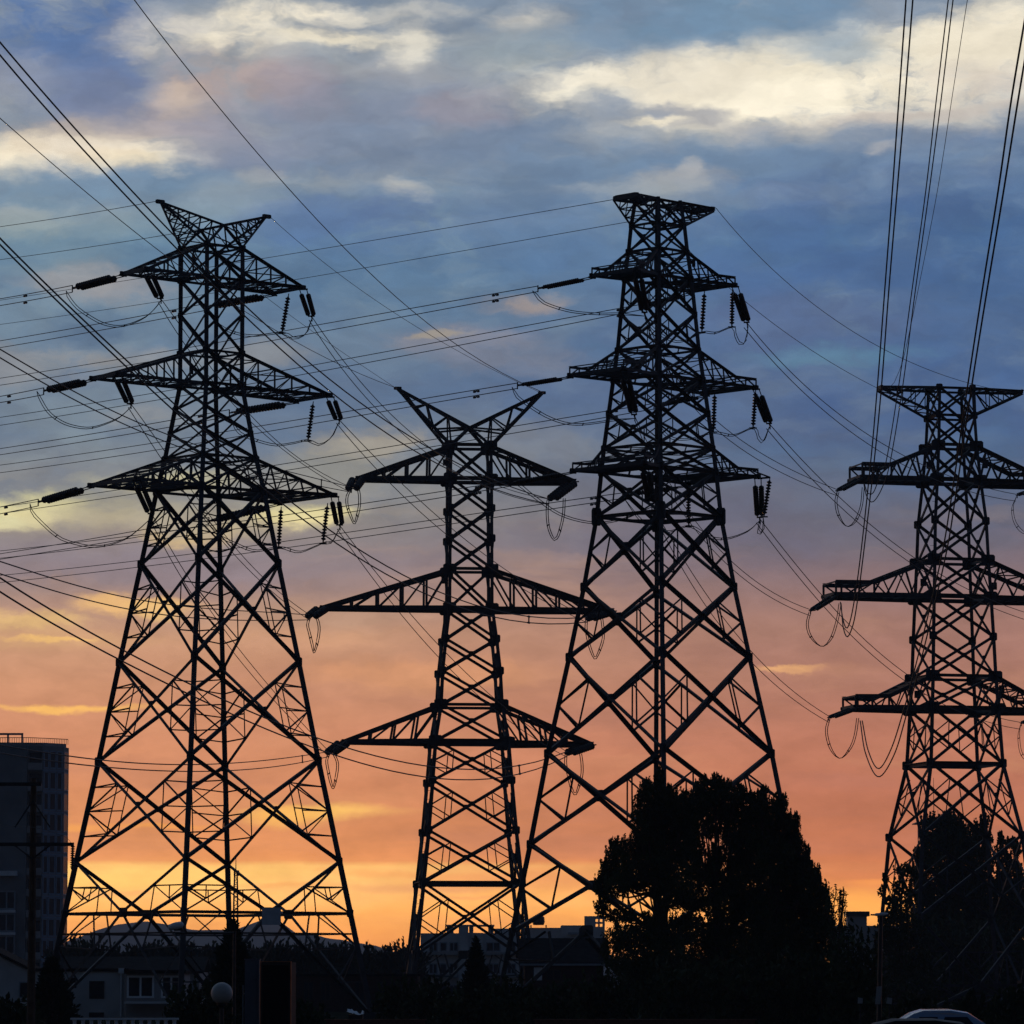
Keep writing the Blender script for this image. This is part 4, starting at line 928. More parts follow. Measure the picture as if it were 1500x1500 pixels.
# crumpled white sheet
D = 140; rs = np.random.RandomState(5); vs = []; fs = []
n1, n2 = 12, 7
for j in range(n2):
    for i in range(n1):
        t = i / (n1 - 1); x = X(509 + 24 * t, D); top_ = 1477 + 8 * t - (3.5 if t > .85 else 0) + (2 if .6 < t < .85 else 0)
        h = Z(top_, D) * (1 - abs(j / (n2 - 1) - .5) * 1.2) + Z(1487, D) * abs(j / (n2 - 1) - .5) * 1.2
        vs.append((x + rs.uniform(-.02, .02), D - .4 + .8 * j / (n2 - 1), h + rs.uniform(-.03, .03)))
for j in range(n2 - 1):
    for i in range(n1 - 1): fs.append((j * n1 + i, j * n1 + i + 1, (j + 1) * n1 + i + 1, (j + 1) * n1 + i))
sh = thing('draped_barrow', 'crumpled white sheet draped over a dark cart near the bottom edge', 'tarpaulin', (X(521, D), D, 0))
m = MB(); m.add(vs, fs); m.build('sheet', WHITE, sh)
m = MB(); m.box(X(511, D), X(532, D), D - .3, D + .3, .35, Z(1486, D))
for sx in (513, 530):
    m.lathe((X(sx, D), D - .4, .28), (X(sx, D), D + .4, .28), [(0, .28), (.1, .28), (.1, .05), (.9, .05), (.9, .28), (1, .28)], 14)
m.build('cart', DARK, sh)
# low brick walls at the bottom edge
for nm, xa, xb, D, lab in ((0, 478, 622, 128, 'low red brick wall with pale stones at the bottom edge left of centre'), (1, 784, 1105, 120, 'long low red brick wall along the bottom edge below the big tree')):
    bw = thing('brick_wall', lab, 'wall', (X((xa + xb) / 2, D), D, 0)); x0, x1 = X(xa, D), X(xb, D)
    m = MB(); m.box(x0, x1, D - .12, D + .12, 0, Z(1494.5, D)); m.build('wall_body', BRICK, bw)
    m = MB(); m.box(x0 - .05, x1 + .05, D - .17, D + .17, Z(1494.5, D), Z(1493, D)); m.build('coping', BRICK, bw)

# walk-up apartment block, centre
D = 560
ab = thing('apartment_block', 'flat-roofed walk-up apartment block with open roof terrace behind the slim pylon', 'building', (X(690, D), D + 6, 0))
A = (X(616, D), D); Bp = (X(762, D), D); L = Bp[0] - A[0]
def sx(px): return X(px, D) - A[0]
m = MB(); m.box(A[0], Bp[0], D, D + 11, 0, Z(1367, D)); m.build('wall', RENDER, ab)
m = MB(); m.box(X(672, D), X(686, D), D - .9, D, 0, Z(1356, D)); m.box(X(686, D), X(708, D), D - .5, D, 0, Z(1366.5, D)); m.build('stair_shaft', RENDER, ab)
m = MB()   # roof terrace: piers and slab
for a_, b_ in ((654, 664), (672, 683), (687, 693), (715, 723)): m.box(X(a_, D), X(b_, D), D + .5, D + 3.5, Z(1367, D), Z(1357, D))
m.box(X(653, D), X(724, D), D + .3, D + 4, Z(1357, D), Z(1354.5, D)); m.build('roof_terrace', GREYW, ab)
m = MB(); m.box(X(724, D), Bp[0], D + 1, D + 6, Z(1367, D), Z(1360, D)); m.build('parapet', RENDER, ab)
for yt_, yb_ in ((1380, 1394), (1411, 1427), (1442, 1457)):
    for a_, b_, mu in ((628, 641, 1), (644, 655, 0), (658, 671, 1), (712, 733, 1), (742, 756, 1)):
        window(ab, A, Bp, sx(a_), sx(b_), Z(yb_, D), Z(yt_, D), .13, mu, fm=FRAME)
    m = MB(); m.seg(A, Bp, sx(622), sx(671), Z(yb_ + 5, D), Z(yb_, D), 0, 1.1); m.build('balcony', GREYW, ab)
    m = MB(); m.seg(A, Bp, sx(711), sx(759), Z(yb_ + 5, D), Z(yb_ + 1, D), 0, 1.1); m.build('balcony', GREYW, ab)
# stepped pale blocks right of it
D = 590
sb = thing('stepped_block', 'pale stepped block with four small square openings left of the big tree', 'building', (X(830, D), D + 6, 0))
m = MB(); m.box(X(764, D), X(822, D), D, D + 9, 0, Z(1359, D)); m.box(X(822, D) + .003, X(856, D), D - .4, D + 9, 0, Z(1355.5, D)); m.build('wall', RENDER, sb)
m = MB(); x0, x1, z0, z1 = X(856, D), X(886, D), Z(1420, D), Z(1342, D)   # tower wall with real openings
xs_ = [x0, X(872.5, D), X(876, D), X(878.8, D), X(882.5, D), x1]; zs_ = [z0, Z(1357.5, D), Z(1353.5, D), Z(1350.5, D), Z(1346.5, D), z1]
for i in range(5):
    for j in range(5):
        if i in (1, 3) and j in (1, 3): continue
        m.box(xs_[i] + .001, xs_[i + 1] - .001, D - .6, D - .2, zs_[j] + .001, zs_[j + 1] - .001)
m.build('openwork_tower', RENDER, sb)
m = MB(); m.box(X(832, D), X(858, D), D - 1.2, D - .42, Z(1369, D), Z(1366, D)); m.build('awning', FRAME, sb)
for a_ in (770, 790, 826, 842): window(sb, (X(764, D), D - .41), (X(856, D), D - .41), X(a_, D) - X(764, D), X(a_ + 10, D) - X(764, D), Z(1386, D), Z(1374, D), .12, 0, fm=DARK)
# rooftop tank
D = 588
rt = thing('roof_tank', 'small dark tank on a stand on the roof right of the slim pylon', 'water tank', (X(788, D), D, Z(1359, D)))
m = MB(); m.lathe((X(789, D), D + 1, Z(1355, D)), (X(789, D), D + 1, Z(1340, D)), [(0, .7), (.3, .85), (.75, .8), (1, .35)], 14); m.build('tank', DARK, rt)
m = MB()
for q_ in (-1, 1):
    for e_ in (-1, 1): m.box(X(789, D) + q_ - .08, X(789, D) + q_ + .08, D + 1 + e_ * .8 - .08, D + 1 + e_ * .8 + .08, Z(1359.2, D), Z(1355, D))
m.build('stand', DARK, rt)
# dark tiled house in front
D = 305
th = thing('tiled_house', 'dark tiled house with pale eaves between the slim pylon and the big tree', 'house', (X(825, D), D + 4, 0))
x0, x1 = X(768, D), X(884, D)
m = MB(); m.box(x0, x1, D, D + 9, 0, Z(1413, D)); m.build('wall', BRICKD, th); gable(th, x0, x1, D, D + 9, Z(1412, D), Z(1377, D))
m = MB(); m.box(x0 - .3, x1 + .3, D - .42, D - .34, Z(1414.5, D), Z(1411.5, D)); m.build('fascia', FRAME, th)
m = MB(); m.box(X(782, D), X(794, D), D - .1, D - .003, Z(1436, D), Z(1417, D)); m.build('door', WHITE, th)
window(th, (x0, D), (x1, D), X(800, D) - x0, X(822, D) - x0, Z(1436, D), Z(1420, D), .08, 1, fm=DARK)
# flat block with a capped stair head, right
D = 540
cb = thing('capped_block', 'dark flat-roofed block with a capped stair head right of the big tree', 'building', (X(1262, D), D + 5, 0))
m = MB(); m.box(X(1225, D), X(1330, D), D, D + 10, 0, Z(1356, D)); m.build('wall', GREYW, cb)
m = MB(); m.box(X(1243, D), X(1271, D), D + .5, D + 3.5, Z(1356, D), Z(1342, D)); m.build('stair_head', GREYW, cb)
m = MB(); m.box(X(1240, D), X(1275, D), D + .2, D + 3.8, Z(1342, D), Z(1335, D)); m.build('cap', DARK, cb)
for a_ in (1232, 1280, 1300): window(cb, (X(1225, D), D), (X(1330, D), D), X(a_, D) - X(1225, D), X(a_ + 14, D) - X(1225, D), Z(1385, D), Z(1368, D), .12, 1)
# far roof with aerials behind the right-edge pylon
D = 700
ar = thing('aerial_tower_block', 'distant flat roof carrying thin aerials seen through the right-edge pylon', 'building', (X(1375, D), D + 5, 0))
m = MB(); m.box(X(1362, D), X(1400, D), D, D + 8, 0, Z(1330, D)); m.build('wall', GREYW, ar)
m = MB(); m.box(X(1345, D), X(1404, D), D - .5, D + 8.5, Z(1205.5, D), Z(1204, D))
for px_ in (1347, 1362, 1388, 1402): m.box(X(px_, D) - .07, X(px_, D) + .07, D, D + .2, Z(1333, D), Z(1205.5, D))
m.box(X(1345, D), X(1404, D), D - .4, D + 8, Z(1332, D), Z(1330, D)); m.build('roof_frame', GREYW, ar)
for px_, yt_, r in ((1373, 1138, .07), (1379, 1185, .05), (1392, 1187, .06), (1397, 1196, .05), (1385, 1192, .3)):
    m = MB(); m.tube([(X(px_, D), D + 3, Z(1204, D)), (X(px_, D), D + 3, Z(yt_, D))], r, 5, r * .5); m.build('aerial', DARK, ar)
for i in range(3):
    window(ar, (X(1362, D), D), (X(1400, D), D), .8, 2.4, Z(1365 + i * 27, D), Z(1350 + i * 27, D), .12, 1)

# ------------------------------------------------------------------ poles, lamps, signs
D = 150
up = thing('utility_pole', 'brown timber utility pole with two crossarms in front of the left tower', 'utility pole', (X(46, D), D, 0))
m = MB(); m.tube([(X(46, D), D, 0), (X(46, D), D, Z(1140, D))], .15, 10, .1); m.build('pole', WOOD, up)
for y_, xa, xb in ((1149, -14, 58), (1237, -20, 107)):
    m = MB(); m.box(X(xa, D), X(xb, D), D - .2, D - .1, Z(y_, D) - .06, Z(y_, D) + .06); m.build('crossarm', DARK, up)
m = MB()
for sx_ in (-1, 1): m.angle((X(46, D), D - .16, Z(1172, D)), (X(46 + sx_ * 26, D), D - .16, Z(1212, D)), .05)
for sx_ in (-1, 1): m.angle((X(46, D), D - .16, Z(1258, D)), (X(46 + sx_ * 26, D), D - .16, Z(1238, D)), .05)
m.build('brace', DARK, up)
string_root = thing('line_insulator', 'small ribbed insulator hanging from the right end of the timber pole crossarm', 'insulator', (X(105.5, D), D - .15, Z(1238, D)))
sheds((X(105.5, D), D - .15, Z(1236, D)), (X(104.5, D), D - .15, Z(1274, D)), .075, 10, .08, .95).build('insulator', PORC, string_root, True)
cable('drop_wire', 'thin slack wire rising from the timber pole crossarm end to the left', [([(104, 1236), (97, 1227), (60, 1214), (20, 1210), (-40, 1208)], 150, 140)], .006, smooth=False)

D = 700
mt = thing('telecom_mast', 'slender dark telecom mast with a needle spire seen through the leftmost pylon', 'mast', (X(344.5, D), D, 0))
m = MB(); cxm = X(344.5, D)
zz = [Z(y_, D) for y_ in (1440, 1345, 1300, 1275)]
for i, (za, zb) in enumerate(zip(zz[:-1], zz[1:])):
    h0, h1 = (.42, .33, .26, .18)[i], (.42, .33, .26, .18)[i + 1]
    n = 8
    for e_ in ((-1, -1), (1, -1), (1, 1), (-1, 1)): m.angle((cxm + e_[0] * h0, D + e_[1] * h0, za), (cxm + e_[0] * h1, D + e_[1] * h1, zb), .16)
    for j in range(n):
        t0, t1 = j / n, (j + 1) / n; ha, hb2 = h0 + (h1 - h0) * t0, h0 + (h1 - h0) * t1; s_ = 1 if j % 2 else -1
        for yy in (-1, 1): m.angle((cxm - s_ * ha, D + yy * ha, za + (zb - za) * t0), (cxm + s_ * hb2, D + yy * hb2, za + (zb - za) * t1), .09)
m.build('lattice_shaft', DARK, mt)
m = MB(); m.tube([(cxm, D, Z(1276, D)), (cxm, D, Z(1253, D))], .1, 6, .03); m.build('spire', DARK, mt)
m = MB()
for a_ in (0, 2.1, 4.2): m.box(cxm + .4 * math.cos(a_) - .12, cxm + .4 * math.cos(a_) + .12, D + .4 * math.sin(a_) - .12, D + .4 * math.sin(a_) + .12, Z(1283, D), Z(1275, D))
m.build('aerial_panels', DARK, mt)

D = 176
sl = thing('street_lamp', 'street lamp with pale flat head and long dark arm before the leftmost pylon', 'street lamp', (X(343, D), D, 0))
m = MB(); m.tube([(X(343, D), D, 0), (X(343, D), D, Z(1364, D))], .075, 8, .06); m.build('pole', DARK, sl)
m = MB(); m.tube([(X(345, D), D, Z(1367, D)), (X(256, D), D, Z(1367, D))], .05, 8, .045); m.build('arm', DARK, sl)
m = MB(); p0, p1 = W(247, 1358, D), W(269, 1354, D)
m.lathe(p0 + Vector((-.02, 0, -.02)), p1, [(0, .04), (.05, .11), (.5, .15), (.9, .13), (1, .05)], 12); hd = m.build('lamp_head', WHITE, sl, True)
m = MB(); m.tube([W(267, 1353, D), W(273, 1366, D)], .05, 6); m.tube([W(255, 1362, D), W(268, 1361, D)], .06, 6); m.build('bracket', DARK, sl)

D = 100
gl = thing('globe_lamp', 'round opal globe lamp on a short dark post at the lower left', 'street lamp', (X(325, D), D, 0))
bmv = MB(); c_ = W(325, 1455, D); R_ = .245
prof = [((1 - math.cos(math.pi * i / 16)) / 2, max(.002, R_ * math.sin(math.pi * i / 16))) for i in range(17)]
bmv.lathe(c_ - Vector((0, 0, R_)), c_ + Vector((0, 0, R_)), prof, 28); bmv.build('globe', OPAL, gl, True)
m = MB(); m.tube([(c_.x, D, 0), (c_.x, D, c_.z - R_ * .9)], .05, 10); m.lathe((c_.x, D, c_.z - R_ - .08), (c_.x, D, c_.z - R_ + .06), [(0, .05), (.4, .11), (1, .12)], 14); m.build('post', DARK, gl)

D = 90
sb2 = thing('display_board', 'tall dark display case with a thin painted sunset-glow rim beside the globe lamp', 'notice board', (X(400, D), D, 0))
ang = rad(-24)
def rotp(x, y, z): return (X(381, D) + x * math.cos(-ang) - y * math.sin(-ang) * -1, D + x * math.sin(-ang) + y * math.cos(-ang), z)
def rbox(mb, xa, xb, ya, yb, za, zb):
    c4 = [rotp(xa, ya, 0)[:2], rotp(xb, ya, 0)[:2], rotp(xb, yb, 0)[:2], rotp(xa, yb, 0)[:2]]; mb.prism(c4, za, zb)
wd = .67; zt_, zb_ = Z(1408, D), .15
SUNRIM = mat('painted_sunset_rim', (0.28, 0.12, 0.06), 0.45, 0.2, 5.0, 0.5, 0.4)  # orange sunset light on the case edges, put into the rim colour
BLUP = mat('blue_grey_panel', (0.10, 0.12, 0.16), 0.5, 0.15, 3.0)
m = MB(); rbox(m, .02, wd - .02, .02, .26, zb_, zt_ - .02); m.build('case', DARK, sb2)
m = MB(); rbox(m, 0, .016, -.01, .02, zb_, zt_); rbox(m, wd - .016, wd, -.01, .02, zb_, zt_); rbox(m, .016, wd - .016, -.01, .02, zt_ - .016, zt_); m.build('rim', SUNRIM, sb2)
m = MB(); rbox(m, .06, wd - .06, -.002, .015, zb_ + .1, zt_ - .08); m.build('display_panel', mat('black_glass', (.01, .01, .012), .6, .2, 1, 0, .1), sb2)
D2 = 90.6
cb2 = thing('utility_cabinet', 'blue-grey upright cabinet standing left of the dark display case', 'cabinet', (X(369, D2), D2, 0))
m = MB(); m.box(X(358.5, D2), X(380, D2), D2, D2 + .35, .1, Z(1406, D2)); m.build('body', BLUP, cb2)
m = MB(); m.box(X(357.5, D2), X(381, D2), D2 - .02, D2 + .37, Z(1406, D2), Z(1404.5, D2)); m.build('cap', BLUP, cb2)
m = MB(); m.box(X(355.3, D2), X(356.6, D2), D2 + .02, D2 + .05, .1, Z(1443, D2)); m.box(X(355.3, D2), X(358.4, D2), D2 + .02, D2 + .05, Z(1455, D2) - .02, Z(1455, D2)); m.build('edge_strip', FRAME, cb2)

D = 150
sl2 = thing('street_lamp', 'leaning street lamp with a small flat head by the right-edge pylon', 'street lamp', (X(1288, D), D, 0))
m = MB(); m.tube([(X(1286, D), D, 0), (X(1291, D), D, Z(1342, D))], .09, 8, .07); m.build('pole', DARK, sl2)
m = MB(); m.tube([(X(1303, D), D, Z(1340, D)), (X(1276, D), D, Z(1340, D))], .028, 8); m.build('arm', DARK, sl2)
m = MB(); m.lathe(W(1281, 1340, D), W(1301, 1338.5, D), [(0, .03), (.1, .05), (.6, .06), (1, .03)], 10); m.build('lamp_head', WHITE, sl2, True)
D = 142
for nm, pts, lab in (('marker_board', ((1284.5, 1445), (1292, 1445), (1289.5, 1471), (1282, 1471)), 'tall tilted pale board in the dark left of the parked cars'),
                     ('marker_board', ((1257, 1461), (1264, 1462), (1263.5, 1470), (1256.5, 1470)), 'leftmost small square pale plate in the dark undergrowth'),
                     ('marker_board', ((1300, 1461), (1307, 1462), (1306, 1471), (1298.5, 1470)), 'small square pale plate just above the left end of the pale car')):
    t = thing(nm, lab, 'marker', (W(*pts[3], D).x, D, 0), 'pale marker boards')
    p4 = [W(*q_, D) for q_ in pts]; m = MB(); m.add([p_ for p_ in p4] + [p_ + Vector((0, .04, 0)) for p_ in p4], [(0, 3, 2, 1), (4, 5, 6, 7), (0, 1, 5, 4), (1, 2, 6, 5), (2, 3, 7, 6), (3, 0, 4, 7)])
    m.build('board', GREYW, t)
    cx_ = sum(p_.x for p_ in p4) / 4; m = MB(); m.tube([(cx_, D + .07, 0), (cx_, D + .07, p4[0].z - .05)], .025, 6); m.build('post', DARK, t)

# ------------------------------------------------------------------ cars
def car(name, label, x_l, x_r, D, ytop, m_body, hatch=True):
    """side-on hatchback; roof spans pixels x_l..x_r"""
    t = thing(name, label, 'car', (X((x_l + x_r) / 2, D), D, 0), 'parked cars')
    zt_ = Z(ytop, D); cx_ = X((x_l + x_r) / 2, D); hr = (X(x_r, D) - X(x_l, D)) / 2
    zs_ = zt_ - .50     # shoulder line
    # profile (x, z) of half-width w by height
    side = [(-hr - .35, zs_), (-hr - .02, zs_ + .30), (-hr + .2, zt_ - .07), (-hr * .45, zt_ - .005), (hr * .3, zt_), (hr - .15, zt_ - .06), (hr + .35, zs_ + .12), (hr + .75, zs_)]
    from math import pi
    def loft(pr, halfw, zshift=0):
        vs, fs = [], []; n = len(pr)
        ws = [-1, -.94, -.6, 0, .6, .94, 1]; dz_ = [-.07, -.02, 0, .012, 0, -.02, -.07]
        for w_, d_ in zip(ws, dz_):
            for (x, z) in pr:
                k = min(1, max(0, (z - zs_) / .4)); vs.append((cx_ + x * (1 - .02 * abs(w_)), D + halfw * w_ * (1 - .14 * k), z + d_ * k))
        for j in range(len(ws) - 1):
            for i in range(n - 1): fs.append((j * n + i, (j + 1) * n + i, (j + 1) * n + i + 1, j * n + i + 1))
        fs.append(tuple(range(n))); fs.append(tuple(range((len(ws) - 1) * n, len(ws) * n))[::-1])
        return vs, fs
    v_, f_ = loft(side, .84); m = MB(); m.add(v_, f_)
    lo = [(-hr - 1.05, zs_ - .05), (-hr - .35, zs_ + .004), (hr + .75, zs_ + .004), (hr + 1.55, zs_ - .12), (hr + 1.75, zs_ - .35), (hr + 1.7, .25), (-hr - 1.1, .25), (-hr - 1.2, zs_ - .3)]
    n = len(lo); vs = [(cx_ + x, D - .88, z) for x, z in lo] + [(cx_ + x, D + .88, z) for x, z in lo]
    m.add(vs, [tuple(range(n)), tuple(range(n, 2 * n))[::-1]] + [(i, i + n, (i + 1) % n + n, (i + 1) % n) for i in range(n)])
    m.build('body', m_body, t, False)
    for nm_, xa, xb in (('side_window', -hr + .28, -.05), ('side_window', .05, hr - .2)):
        g_ = MB(); za, zb_ = zs_ + .06, zt_ - .15
        def wy(z): return D - .84 * (1 - .14 * min(1, (z - zs_) / .4)) - .012
        vs = [(cx_ + xa - .1, wy(za), za), (cx_ + xb + (.25 if xb > .3 else 0), wy(za), za), (cx_ + xb, wy(zb_), zb_), (cx_ + xa + .05, wy(zb_), zb_)]
        g_.add(vs + [(x, y + .03, z) for x, y, z in vs], [(0, 1, 2, 3), (7, 6, 5, 4), (0, 4, 5, 1), (1, 5, 6, 2), (2, 6, 7, 3), (3, 7, 4, 0)]); g_.build(nm_, GLASS, t)
    for xw in (-hr - .45, hr + .95):
        for yw in (-.8, .8):
            w_ = MB(); w_.lathe((cx_ + xw, D + yw - .1, .31), (cx_ + xw, D + yw + .1, .31), [(0, .2), (.02, .3), (.5, .315), (.98, .3), (1, .2)], 20); w_.build('wheel', DARK, t)
    return t
PALEC = mat('pale_blue_car_paint', (0.30, 0.40, 0.56), 0.14, 0.05, 1.0, 0.25, 0.6)
BLKC = mat('black_car_paint', (0.006, 0.006, 0.007), 0.55, 0.1, 1.0, 0, 0.12)
car('parked_car', 'pale blue car whose rounded roof shows above the black car at lower right', 1318, 1425, 92, 1478.5, PALEC)
car('parked_car', 'black car closest to the camera at the bottom right edge', 1262, 1420, 72, 1492.5, BLKC)

# ------------------------------------------------------------------ trees
def leaves(mb, c, r, n, size, rs, up=.5, aspect=2.0, shell=.55):
    """leaf blades filling an ellipsoid; c centre, r radii"""
    d = rs.normal(size=(n, 3)); d /= np.linalg.norm(d, axis=1)[:, None]
    q = rs.uniform(shell ** 3, 1, n) ** (1 / 3) * rs.uniform(.75, 1.08, n)
    pos = np.array(c) + d * q[:, None] * np.array(r)
    ax = rs.normal(size=(n, 3)); ax[:, 2] += up * 2.2; ax += d * .6; ax /= np.linalg.norm(ax, axis=1)[:, None]
    sd_ = np.cross(ax, rs.normal(size=(n, 3))); sd_ /= np.linalg.norm(sd_, axis=1)[:, None]
    L = (size * rs.uniform(.6, 1.4, n))[:, None]; Wd = L / aspect
    q4 = np.stack([pos - ax * L * .5, pos + sd_ * Wd * .5, pos + ax * L * .5, pos - sd_ * Wd * .5], 1).reshape(-1, 3)
    o = len(mb.v); mb.v += q4.tolist(); mb.f += (np.arange(n * 4).reshape(-1, 4) + o).tolist()
def tree(name, label, D, trunk_px, clumps, leaf=.2, dens=1.0, dy=1.0, group=None, m_leaf=None, seed=1, up=.5, base_w=.16, cat='tree', aspect=2.0, nlimb=1, shell=.45):
    """clumps: [(x, y, rx, ry)] in photo rows at depth D; each becomes an ellipsoid of leaves hung on a limb"""
    rs = np.random.RandomState(seed); k = D / F
    root = thing(name, label, cat, (X(trunk_px, D), D, 0), group)
    cr = MB(); tr = MB(); base_ = Vector((X(trunk_px, D), D, 0)); topc = min(clumps, key=lambda c: c[1])
    top_ = W(topc[0], topc[1], D); mid = Vector((base_.x * .6 + top_.x * .4, D, top_.z * .55))
    tr.tube([base_, base_.lerp(mid, .5) + Vector((.05, 0, 0)), mid, mid.lerp(top_, .6), top_], base_w, 8, .03)
    for (x, y, rx, ry) in clumps:
        off = rs.uniform(-1, 1) * dy; c = W(x, y, D) + Vector((0, off, 0)); r = (rx * k, max(.4, (rx + ry) * .6 * k), ry * k)
        n = int(dens * 5.5 * (rx * ry * math.pi * k * k) / (leaf * leaf / aspect))
        leaves(cr, c, r, n, leaf, rs, up, aspect, shell)
        # ragged tips above each clump
        for j in range(int(4 * dens) + 1):
            aa = rs.uniform(-1, 1); cc = c + Vector((aa * r[0], rs.uniform(-.5, .5) * r[1], r[2] * math.sqrt(max(0, 1 - aa * aa * .8)) * .95))
            leaves(cr, cc, (r[0] * .11, r[0] * .11, r[2] * .42), max(10, int(n * .022)), leaf, rs, up * 1.6, aspect, .1)
        t = rs.uniform(.25, .75); st_ = base_.lerp(top_, min(.85, t)) ; st_.z = min(st_.z, c.z - .1) if c.z > .6 else c.z * .5
        st_.x = base_.x + (top_.x - base_.x) * st_.z / max(.1, top_.z)
        mdl = st_.lerp(c, .5) + Vector((0, 0, -.12 * (c - st_).length))
        tr.tube([st_, mdl, c], max(.03, base_w * .4), 6, .015)
        for j in range(3): tr.tube([mdl.lerp(c, .5), c + Vector((rs.uniform(-1, 1) * r[0] * .8, rs.uniform(-1, 1) * r[1] * .6, rs.uniform(-.2, .9) * r[2]))], .025, 4, .008)
    cr.build('crown', m_leaf or LEAF, root); tr.build('trunk', BARK, root)
    return root
# big tree group right of centre
tree('leafy_tree', 'tallest dark tree with a pointed top standing before the tall flat-topped pylon', 182, 966,
     [(966, 1137, 5, 14), (900, 1237, 7, 9), (886, 1272, 6, 12), (874, 1302, 5, 10), (946, 1152, 6, 9), (966, 1146, 9, 18), (962, 1165, 18, 24), (945, 1162, 11, 16), (985, 1172, 16, 20), (942, 1186, 16, 22), (970, 1192, 26, 26), (1000, 1198, 20, 24), (1008, 1178, 12, 16), (1004, 1166, 6, 9), (940, 1216, 18, 26), (966, 1226, 30, 34), (1000, 1232, 26, 36), (948, 1252, 24, 26), (920, 1244, 22, 18),
      (900, 1252, 14, 16), (903, 1275, 22, 22), (930, 1278, 28, 22), (972, 1272, 34, 34), (884, 1298, 14, 20), (903, 1300, 22, 18), (935, 1298, 22, 10), (985, 1305, 32, 34), (882, 1330, 12, 16), (912, 1343, 30, 10), (958, 1348, 18, 12),
      (925, 1372, 46, 20), (985, 1370, 40, 26), (950, 1410, 70, 34), (965, 1455, 80, 40)], .125, 1.9, 1.0, 'trees of the big clump', shell=.2, seed=2, aspect=2.3)
tree('leafy_tree', 'broad dark tree with see-through gaps in the middle of the big clump', 186, 1050,
     [(1048, 1145, 6, 11), (1030, 1148, 5, 10), (1067, 1151, 6, 9), (1086, 1160, 5, 9), (1056, 1150, 8, 12), (1048, 1164, 18, 20), (1024, 1158, 10, 14), (1076, 1166, 16, 14), (1022, 1182, 20, 22), (1055, 1186, 30, 20), (1090, 1182, 22, 20), (1012, 1212, 18, 26), (1040, 1212, 18, 18), (1078, 1214, 30, 28), (1104, 1215, 24, 30),
      (1018, 1248, 16, 24), (1046, 1262, 16, 22), (1078, 1252, 26, 32), (1105, 1258, 30, 36), (1022, 1282, 24, 22), (1058, 1296, 30, 26), (1092, 1298, 36, 34), (1020, 1318, 30, 20), (1062, 1332, 34, 24), (1100, 1338, 36, 28),
      (1010, 1350, 20, 12), (1040, 1372, 44, 22), (1080, 1385, 60, 34), (1030, 1420, 70, 34), (1070, 1455, 90, 40)], .125, 2.0, 1.0, 'trees of the big clump', shell=.2, seed=3, aspect=2.3)
tree('leafy_tree', 'right-hand dark tree of the big clump sloping down towards the lamp', 184, 1140,
     [(1122, 1159, 5, 10), (1150, 1176, 5, 12), (1166, 1204, 5, 12), (1184, 1250, 5, 12), (1199, 1290, 5, 12), (1211, 1320, 5, 12), (1116, 1166, 8, 10), (1112, 1180, 16, 16), (1140, 1180, 10, 16), (1132, 1198, 22, 20), (1152, 1204, 12, 16), (1164, 1220, 8, 16), (1164, 1240, 12, 18), (1142, 1226, 26, 26), (1120, 1236, 28, 30), (1164, 1256, 22, 22), (1178, 1268, 10, 14),
      (1140, 1266, 34, 32), (1176, 1282, 22, 22), (1195, 1284, 10, 18), (1150, 1300, 38, 32), (1186, 1308, 20, 26), (1204, 1314, 10, 22), (1166, 1330, 36, 28), (1130, 1336, 36, 32), (1200, 1340, 20, 22), (1212, 1352, 12, 20),
      (1150, 1372, 60, 30), (1195, 1378, 36, 28), (1150, 1415, 80, 36), (1190, 1450, 80, 40)], .125, 2.0, 1.0, 'trees of the big clump', shell=.2, seed=4, aspect=2.3)
tree('sapling', 'small airy tree with drooping twigs right of the big clump', 178, 1218,
     [(1216, 1320, 10, 22), (1230, 1312, 9, 14), (1208, 1340, 10, 18), (1234, 1330, 6, 20), (1222, 1350, 14, 24), (1240, 1372, 10, 26), (1236, 1309, 7, 5)], .12, .4, .5, seed=5, up=-.2, base_w=.06, aspect=2.4)
# poplar clump behind the right-edge pylon
GP = 'poplars behind the right-edge pylon'
tree('poplar', 'dense dark poplar leaning left behind the right-edge pylon', 400, 1390,
     [(1396, 1199, 10, 9), (1381, 1203, 9, 8), (1409, 1216, 10, 12), (1352, 1228, 7, 9), (1346, 1252, 7, 10), (1420, 1252, 12, 18), (1428, 1280, 14, 20), (1430, 1340, 26, 26), (1345, 1310, 10, 20), (1368, 1214, 20, 20), (1390, 1212, 20, 18), (1400, 1230, 26, 26), (1362, 1248, 16, 22), (1385, 1262, 34, 34), (1412, 1270, 24, 40), (1375, 1310, 34, 30), (1405, 1330, 34, 36), (1350, 1280, 14, 20), (1392, 1240, 20, 26), (1420, 1300, 24, 30), (1360, 1335, 30, 26), (1380, 1370, 50, 40), (1390, 1430, 60, 50)], .26, 2.2, 1.5, GP, seed=6, base_w=.3, aspect=1.4)
tree('poplar', 'poplar with upright tufts between the legs of the right-edge pylon', 404, 1435,
     [(1440, 1206, 7, 12), (1430, 1218, 14, 14), (1438, 1238, 16, 20), (1444, 1268, 12, 26), (1425, 1300, 16, 26), (1452, 1320, 18, 30), (1440, 1370, 34, 36), (1440, 1430, 50, 50)], .26, 2.0, 1.5, GP, seed=7, base_w=.3, aspect=1.4, up=.8)
